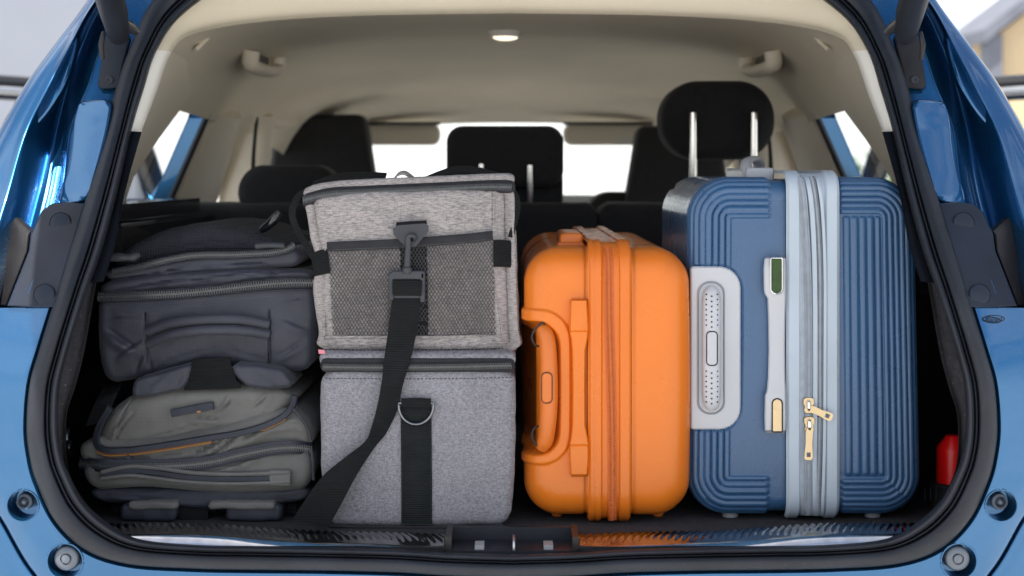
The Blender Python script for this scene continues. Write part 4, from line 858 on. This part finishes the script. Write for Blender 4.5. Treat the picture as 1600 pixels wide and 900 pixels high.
slab_obj('main_compartment', M['char'], t, 153, 492, 450, 582, AY, .42, 16, 14, step=3, disp=adisp, edges=([(0, 154), (.2, 152), (.7, 155), (1, 168)], [(0, 491), (.3, 493), (.7, 492), (1, 486)], [(0, 462), (.36, 458), (.72, 445), (1, 441)], [(0, 600), (.2, 588), (.42, 570), (.6, 570), (.82, 582), (1, 578)]))
def a2(u, v, e): return sm(0, 12, e)*(.003*fbm(u*.008+9, v*.02, 2)+many(u, v, [(170, 446, 300, 432, 5, .003), (250, 440, 420, 428, 4, .0025), (330, 442, 470, 428, 4, .002), (420, 424, 440, 440, 4, .003)]))+.0005*fbm(u*.05, v*.05, 2)
slab_obj('top_compartment', M['char'], t, 155, 490, 424, 462, AY+.003, .42, 15, 12, step=3, disp=a2, edges=([(0, 160), (.4, 155), (1, 154)], [(0, 484), (.4, 490), (1, 491)], [(0, 441), (.22, 428), (.45, 424), (.7, 420), (1, 421)], [(0, 467), (.36, 463), (.72, 450), (1, 446)]))
slab_obj('lid_pocket', M['char'], t, 164, 471, 398, 430, AY+.008, .40, 14, 12, step=3, disp=lambda u, v, e: .002*fbm(u*.012, v*.02, 2)+many(u, v, [(190, 428, 300, 414, 4, .003), (300, 418, 440, 412, 4, .0025)]),
    edges=([(0, 168), (.4, 163), (1, 166)], [(0, 463), (.5, 472), (1, 470)], [(0, 420), (.12, 419), (.22, 415), (.32, 407), (.47, 399), (.66, 398), (.84, 395), (.94, 389), (1, 381)], [(0, 440), (.2, 433), (.45, 427), (.7, 424), (1, 416)]))
slab_obj('back_padding', M['char2'], t, 174, 460, 350, 415, .225, .34, 32, 30, step=3, disp=lambda u, v, e: .002*fbm(u*.02, v*.02, 2)+many(u, v, [(230, 385, 420, 378, 5, .002)]),
    edges=([(0, 182), (.5, 172), (1, 178)], [(0, 456), (.5, 464), (1, 462)], [(0, 396), (.14, 374), (.31, 357), (.5, 350), (.7, 358), (.87, 372), (1, 380)], [(0, 432), (.3, 418), (.5, 412), (1, 400)]))
zipper(t, [(153, 464), (210, 462), (276, 459), (340, 453), (398, 446), (450, 442), (491, 442)], lambda x, r: AY-.0035+max(0, abs(x-322)-145)**2*.000012, 16, 10, M['char2'], M['teeth'], 3.8)
zipper(t, [(176, 425), (215, 418), (258, 407), (307, 399), (367, 398), (422, 395), (450, 389), (461, 382)], lambda x, r: AY+.004+max(0, abs(x-318)-125)**2*.000012, 12, 8, M['char2'], M['teeth'], 3.2)
for pts, w, dy in (([(230, 518), (262, 506), (300, 501), (340, 499), (380, 500), (420, 507)], 17, .014), ([(231, 538), (262, 525), (300, 518), (340, 516), (380, 517), (420, 523)], 16, .019)):
    mb = MB(); P = catmull([at(x, r, AY-.006-dy*math.sin(PI*(x-226)/198)**.6) for x, r in pts], 6); mb.tube(P, w/2*S(AY), 12, sq=.8); mb.obj('haul_handle', M['char'], t)
for x0 in (229, 421):
    mb = MB(); band_px(mb, [(x0-2, 488), (x0, 520), (x0+1, 566)], 3, lambda x, r: asurf(x+4, r)-.0005, .0015); mb.obj('seam_piping', M['char2'], t)
mb = MB(); band_px(mb, [(170, 474), (260, 470), (340, 463), (420, 455), (484, 452)], 1.6, lambda x, r: AY-.0035+max(0, abs(x-322)-145)**2*.000012, .0012); mb.obj('stitch_line', M['slate'], t)
stitches(t, [(160, 482), (260, 478), (340, 471), (420, 463), (486, 460)], lambda x, r: asurf(x, r)-.0004+max(0, abs(x-322)-150)**2*.00002, M['slate2'], 5)
stitches(t, [(224, 492), (224, 530), (225, 572)], lambda x, r: asurf(x, r)-.0004, M['slate2'], 5); stitches(t, [(426, 482), (426, 520), (427, 562)], lambda x, r: asurf(x, r)-.0004, M['slate2'], 5)
# hanging strap stubs and buckle web under the pack
slab_obj('strap_wing', M['char'], t, 206, 300, 570, 618, .150, .1, 12, 9, step=3, disp=lambda u, v, e: .002*fbm(u*.03, v*.03, 2), edges=([(0, 208), (.5, 205), (1, 206)], [(0, 300), (.5, 296), (1, 284)], [(0, 594), (.4, 583), (1, 568)], [(0, 622), (.5, 618), (1, 610)]))
slab_obj('strap_wing', M['char'], t, 361, 458, 568, 606, .150, .1, 12, 9, step=3, disp=lambda u, v, e: .002*fbm(u*.03+4, v*.03, 2), edges=([(0, 360), (.5, 366), (1, 384)], [(0, 444), (.5, 452), (1, 460)], [(0, 568), (.5, 571), (1, 578)], [(0, 604), (.5, 609), (1, 604)]))
mb = MB(); band_px(mb, [(330, 560), (331, 580), (332, 608)], [60]*5+[74]*5+[88]*3, .156, .004); mb.obj('webbing_strip', M['webbing'], t)
# buckles
mb = MB(); mb.tube(catmull([at(166, 402, AY-.006), at(186, 402, AY-.010), at(205, 402, AY-.008), at(218, 398, AY-.002)], 4), [.004, .0055, .006, .0062, .006, .0055, .005, .005, .006, .006, .005, .004, .003], 10); mb.obj('buckle', M['buckle'], t)
mb = MB(); mb.tube(catmull([at(400, 385, AY-.004), at(420, 383, AY-.006), at(444, 384, AY-.003)], 4), .004, 10); mb.obj('buckle', M['buckle'], t)
mb = MB(); mb.tube(catmull([at(408, 360, .26), at(422, 350, .25), at(438, 332, .25)], 4), [.004, .005, .006, .006, .006, .007, .0065, .006, .005], 10); mb.obj('strap_toggle', M['gloss_black'], t)
mb = MB(); P = catmull([at(180, 590, .25), at(176, 604, .20), at(168, 618, .17), at(158, 640, .165), at(150, 662, .17)], 5); mb.strip(P-np.array((.014, 0, .004)), P+np.array((.014, 0, .004)), .003); mb.obj('webbing_strip', M['webbing'], t)

# ------------------------------------------------------------------ olive grey backpack (lower left)
t = thing('backpack', 'olive grey backpack with dark patch and orange piping, lying on the boot floor', 'backpack', (at(300, 0, .35)[0], .35, 0))
QY = .150
CQ1 = [(200, 640, 180, 690, 5, .004), (300, 660, 360, 672, 6, .003), (360, 630, 348, 660, 5, .004), (230, 690, 330, 676, 5, .002), (420, 628, 400, 660, 5, .003)]
def q1(u, v, e): return sm(0, 20, e)*(.004*fbm(u*.008+4, v*.012, 2)+many(u, v, CQ1))+.0006*fbm(u*.05, v*.05, 2)-.002*np.exp(-((u-182-(v-640)*.06)/1.7)**2)-.002*np.exp(-((u-424)/1.7)**2)
slab_obj('front_flap', M['olive'], t, 152, 464, 606, 704, QY+.010, .40, 30, 26, step=3, disp=q1, edges=([(0, 184), (.3, 166), (.6, 153), (.85, 152), (1, 162)], [(0, 460), (.3, 462), (.6, 455), (1, 432)], [(0, 626), (.2, 608), (.5, 602), (.8, 601), (1, 610)], [(0, 706), (.2, 705), (.45, 692), (.75, 676), (1, 650)]))
CQ2 = [(180, 706, 300, 700, 5, .003), (300, 704, 350, 690, 6, .007), (330, 712, 380, 684, 6, .006), (360, 700, 470, 676, 6, .005), (420, 690, 484, 690, 4, .003), (140, 700, 200, 716, 5, .003)]
slab_obj('main_compartment', M['olive'], t, 124, 488, 670, 722, QY+.004, .42, 22, 18, step=3, disp=lambda u, v, e: sm(0, 14, e)*(.003*fbm(u*.010, v*.02+3, 2)+many(u, v, CQ2))+.0006*fbm(u*.05, v*.05, 2),
    edges=([(0, 138), (.4, 122), (1, 124)], [(0, 478), (.5, 489), (1, 488)], [(0, 682), (.3, 684), (.6, 664), (.85, 640), (1, 642)], [(0, 728), (.25, 731), (.48, 730), (.67, 718), (.84, 706), (1, 706)]))
slab_obj('lower_pocket', M['olive'], t, 128, 486, 722, 768, QY-.002, .42, 18, 14, step=3, disp=lambda u, v, e: sm(0, 10, e)*(.002*fbm(u*.010+7, v*.03, 2)+many(u, v, [(370, 728, 470, 716, 4, .004), (300, 738, 420, 722, 4, .003), (170, 762, 330, 764, 4, .0015), (200, 736, 300, 735, 3, .002)])),
    edges=([(0, 126), (.5, 130), (1, 142)], [(0, 488), (.5, 488), (1, 483)], [(0, 724), (.25, 728), (.48, 727), (.67, 715), (.84, 703), (1, 703)], [(0, 768), (.25, 763), (.5, 770), (.75, 772), (1, 767)]))
slab_obj('base_panel', M['slate'], t, 138, 484, 764, 796, QY+.004, .42, 15, 12, step=3, disp=lambda u, v, e: .002*fbm(u*.02, v*.05, 2)+many(u, v, [(160, 778, 330, 783, 4, .002)]),
    edges=([(0, 138), (.5, 140), (1, 156)], [(0, 484), (.5, 485), (1, 476)], [(0, 762), (.5, 764), (1, 762)], [(0, 786), (.4, 797), (.7, 797), (1, 783)]))
slab_obj('back_padding', M['char2'], t, 170, 470, 786, 814, QY+.05, .36, 13, 11, step=5)
zipper(t, [(124, 724), (170, 728), (216, 728), (260, 728), (300, 726), (340, 720), (367, 713), (400, 706), (428, 701), (460, 699), (487, 702)], lambda x, r: QY-.0065+max(0, abs(x-308)-140)**2*.000014, 20, 10, M['slate'], M['teeth'], 3.6)
yf = lambda x, r: QY-.003+max(0, abs(x-306)-125)**2*.000007
pp = [(172, 636), (157, 662), (150, 684), (154, 698), (168, 704), (190, 704), (216, 702), (276, 693), (330, 684), (367, 678), (400, 670), (422, 662), (442, 651), (456, 636), (461, 618)]
mb = MB(); band_px(mb, pp, 10, yf, .007); mb.obj('flap_binding', M['slate'], t)
for o in (4.5, 7.5):
    mb = MB(); mb.tube(catmull([at(x+(0 if i > 1 else -o*.4), r+o, yf(x, r)-.0012) for i, (x, r) in enumerate(pp[3:9])], 6), .0010, 6); mb.obj('orange_piping', M['orange_cord'], t)
mb = MB(); mb.tube(catmull([at(408, 673, yf(408, 0)-.001), at(428, 665, yf(428, 0)-.001), at(446, 655, yf(446, 0)-.001)], 5), .0011, 6); mb.obj('orange_piping', M['orange_cord'], t)
pt = plate('patch', M['slate'], t, [(266, 641), (332, 628), (334, 640), (268, 652)], QY+.001, .006, .001)
plate('patch_mark', M['orange_cord'], pt, [(307, 642.5), (313, 641.5), (314, 644), (308, 645)], QY+.0005, .003, 0)
mb = MB(); band_px(mb, [(162, 741), (200, 735), (240, 738), (290, 745), (350, 748), (410, 747), (452, 745)], [9]*37, lambda x, r: QY-.0085, .004); mb.obj('pocket_stripe', M['slate'], t)
for pts in ([(158, 738), (200, 729), (245, 731), (295, 738), (350, 741), (410, 740), (452, 738)], [(158, 748), (200, 743), (240, 747), (290, 753), (350, 756), (410, 755), (452, 753)]):
    mb = MB(); mb.tube(catmull([at(x, r, QY-.0095) for x, r in pts], 6), .0028, 8); mb.obj('pocket_piping', M['olive'], t)
slab_obj('pocket_tab', M['olive'], t, 420, 454, 735, 760, QY-.011, .006, 3, 2.5)
mb = MB(); band_px(mb, [(198, 712), (202, 716), (204, 722)], 8, QY-.004, .004); mb.obj('side_tab', M['slate'], t)
mb = MB(); P = catmull([at(458, 640, QY-.004), at(468, 650, QY-.008), at(480, 668, QY-.008), at(486, 690, QY-.006)], 5); mb.tube(P, .0022, 8); mb.obj('zip_pull', M['buckle'], t)
mb = MB(); P = catmull([at(486, 700, QY-.006), at(489, 720, QY-.008), at(490, 750, QY-.006)], 5); mb.tube(P, .002, 8); mb.obj('zip_pull', M['buckle'], t)
for (x0, x1, r0, r1, mm) in ((186, 276, 783, 816, 'olive'), (352, 440, 782, 816, 'olive')):
    slab_obj('strap_wing', M['slate'], t, x0, x1, r0+6, r1, QY-.006, .1, 10, 8, step=4, disp=lambda u, v, e: .002*fbm(u*.03, v*.03))
for (x0, x1) in ((200, 276), (326, 430)):
    slab_obj('strap_edge', M['olive'], t, x0, x1, 784, 797, QY-.010, .04, 6, 5, step=4, disp=lambda u, v, e: .002*fbm(u*.03, v*.05))
mb = MB(); band_px(mb, [(302, 786), (302, 800), (302, 812)], 46, QY+.01, .004); mb.obj('webbing_strip', M['webbing'], t)
for k, (x, r0, r1) in enumerate(((107, 670, 700), (110, 690, 710))):
    mb = MB(); mb.tube(catmull([at(x, r0, .20), at(x-3, (r0+r1)/2, .19), at(x+2, r1, .2)], 4), .003, 8); mb.obj('strap_toggle', M['gloss_black'], t)

# ------------------------------------------------------------------ red canister at the right boot wall
t = thing('canister', 'red plastic canister half hidden by the boot edge right of the blue suitcase', 'canister', (at(1492, 0, .22)[0], .24, 0))
RY = .20; cc = at(1499, 0, RY); s = S(RY); z1 = at(0, 760, RY)[2]; z2 = at(0, 686, RY)[2]
mb = MB(); mb.lathe((cc[0], RY+.03, z1), (0, 0, 1), [(.0225, 0), (.0225, (z2-z1)*.68), (.0215, (z2-z1)*.76), (.010, (z2-z1)*.99), (.0095, (z2-z1)), (.0005, (z2-z1))], 28); mb.obj('canister_body', M['red'], t)
mb = MB(); mb.lathe((cc[0], RY+.03, 0), (0, 0, 1), [(.030, 0), (.030, z1*.96), (.026, z1), (.0005, z1)], 28); cb = mb.obj('canister_base', M['dark'], t)
for k in range(3):
    mb = MB(); mb.tube([at(1445+9*k, 762, RY-.002), at(1445+9*k, 782, RY-.002)], .0011, 6); mb.obj('base_rib', M['trim'], cb)
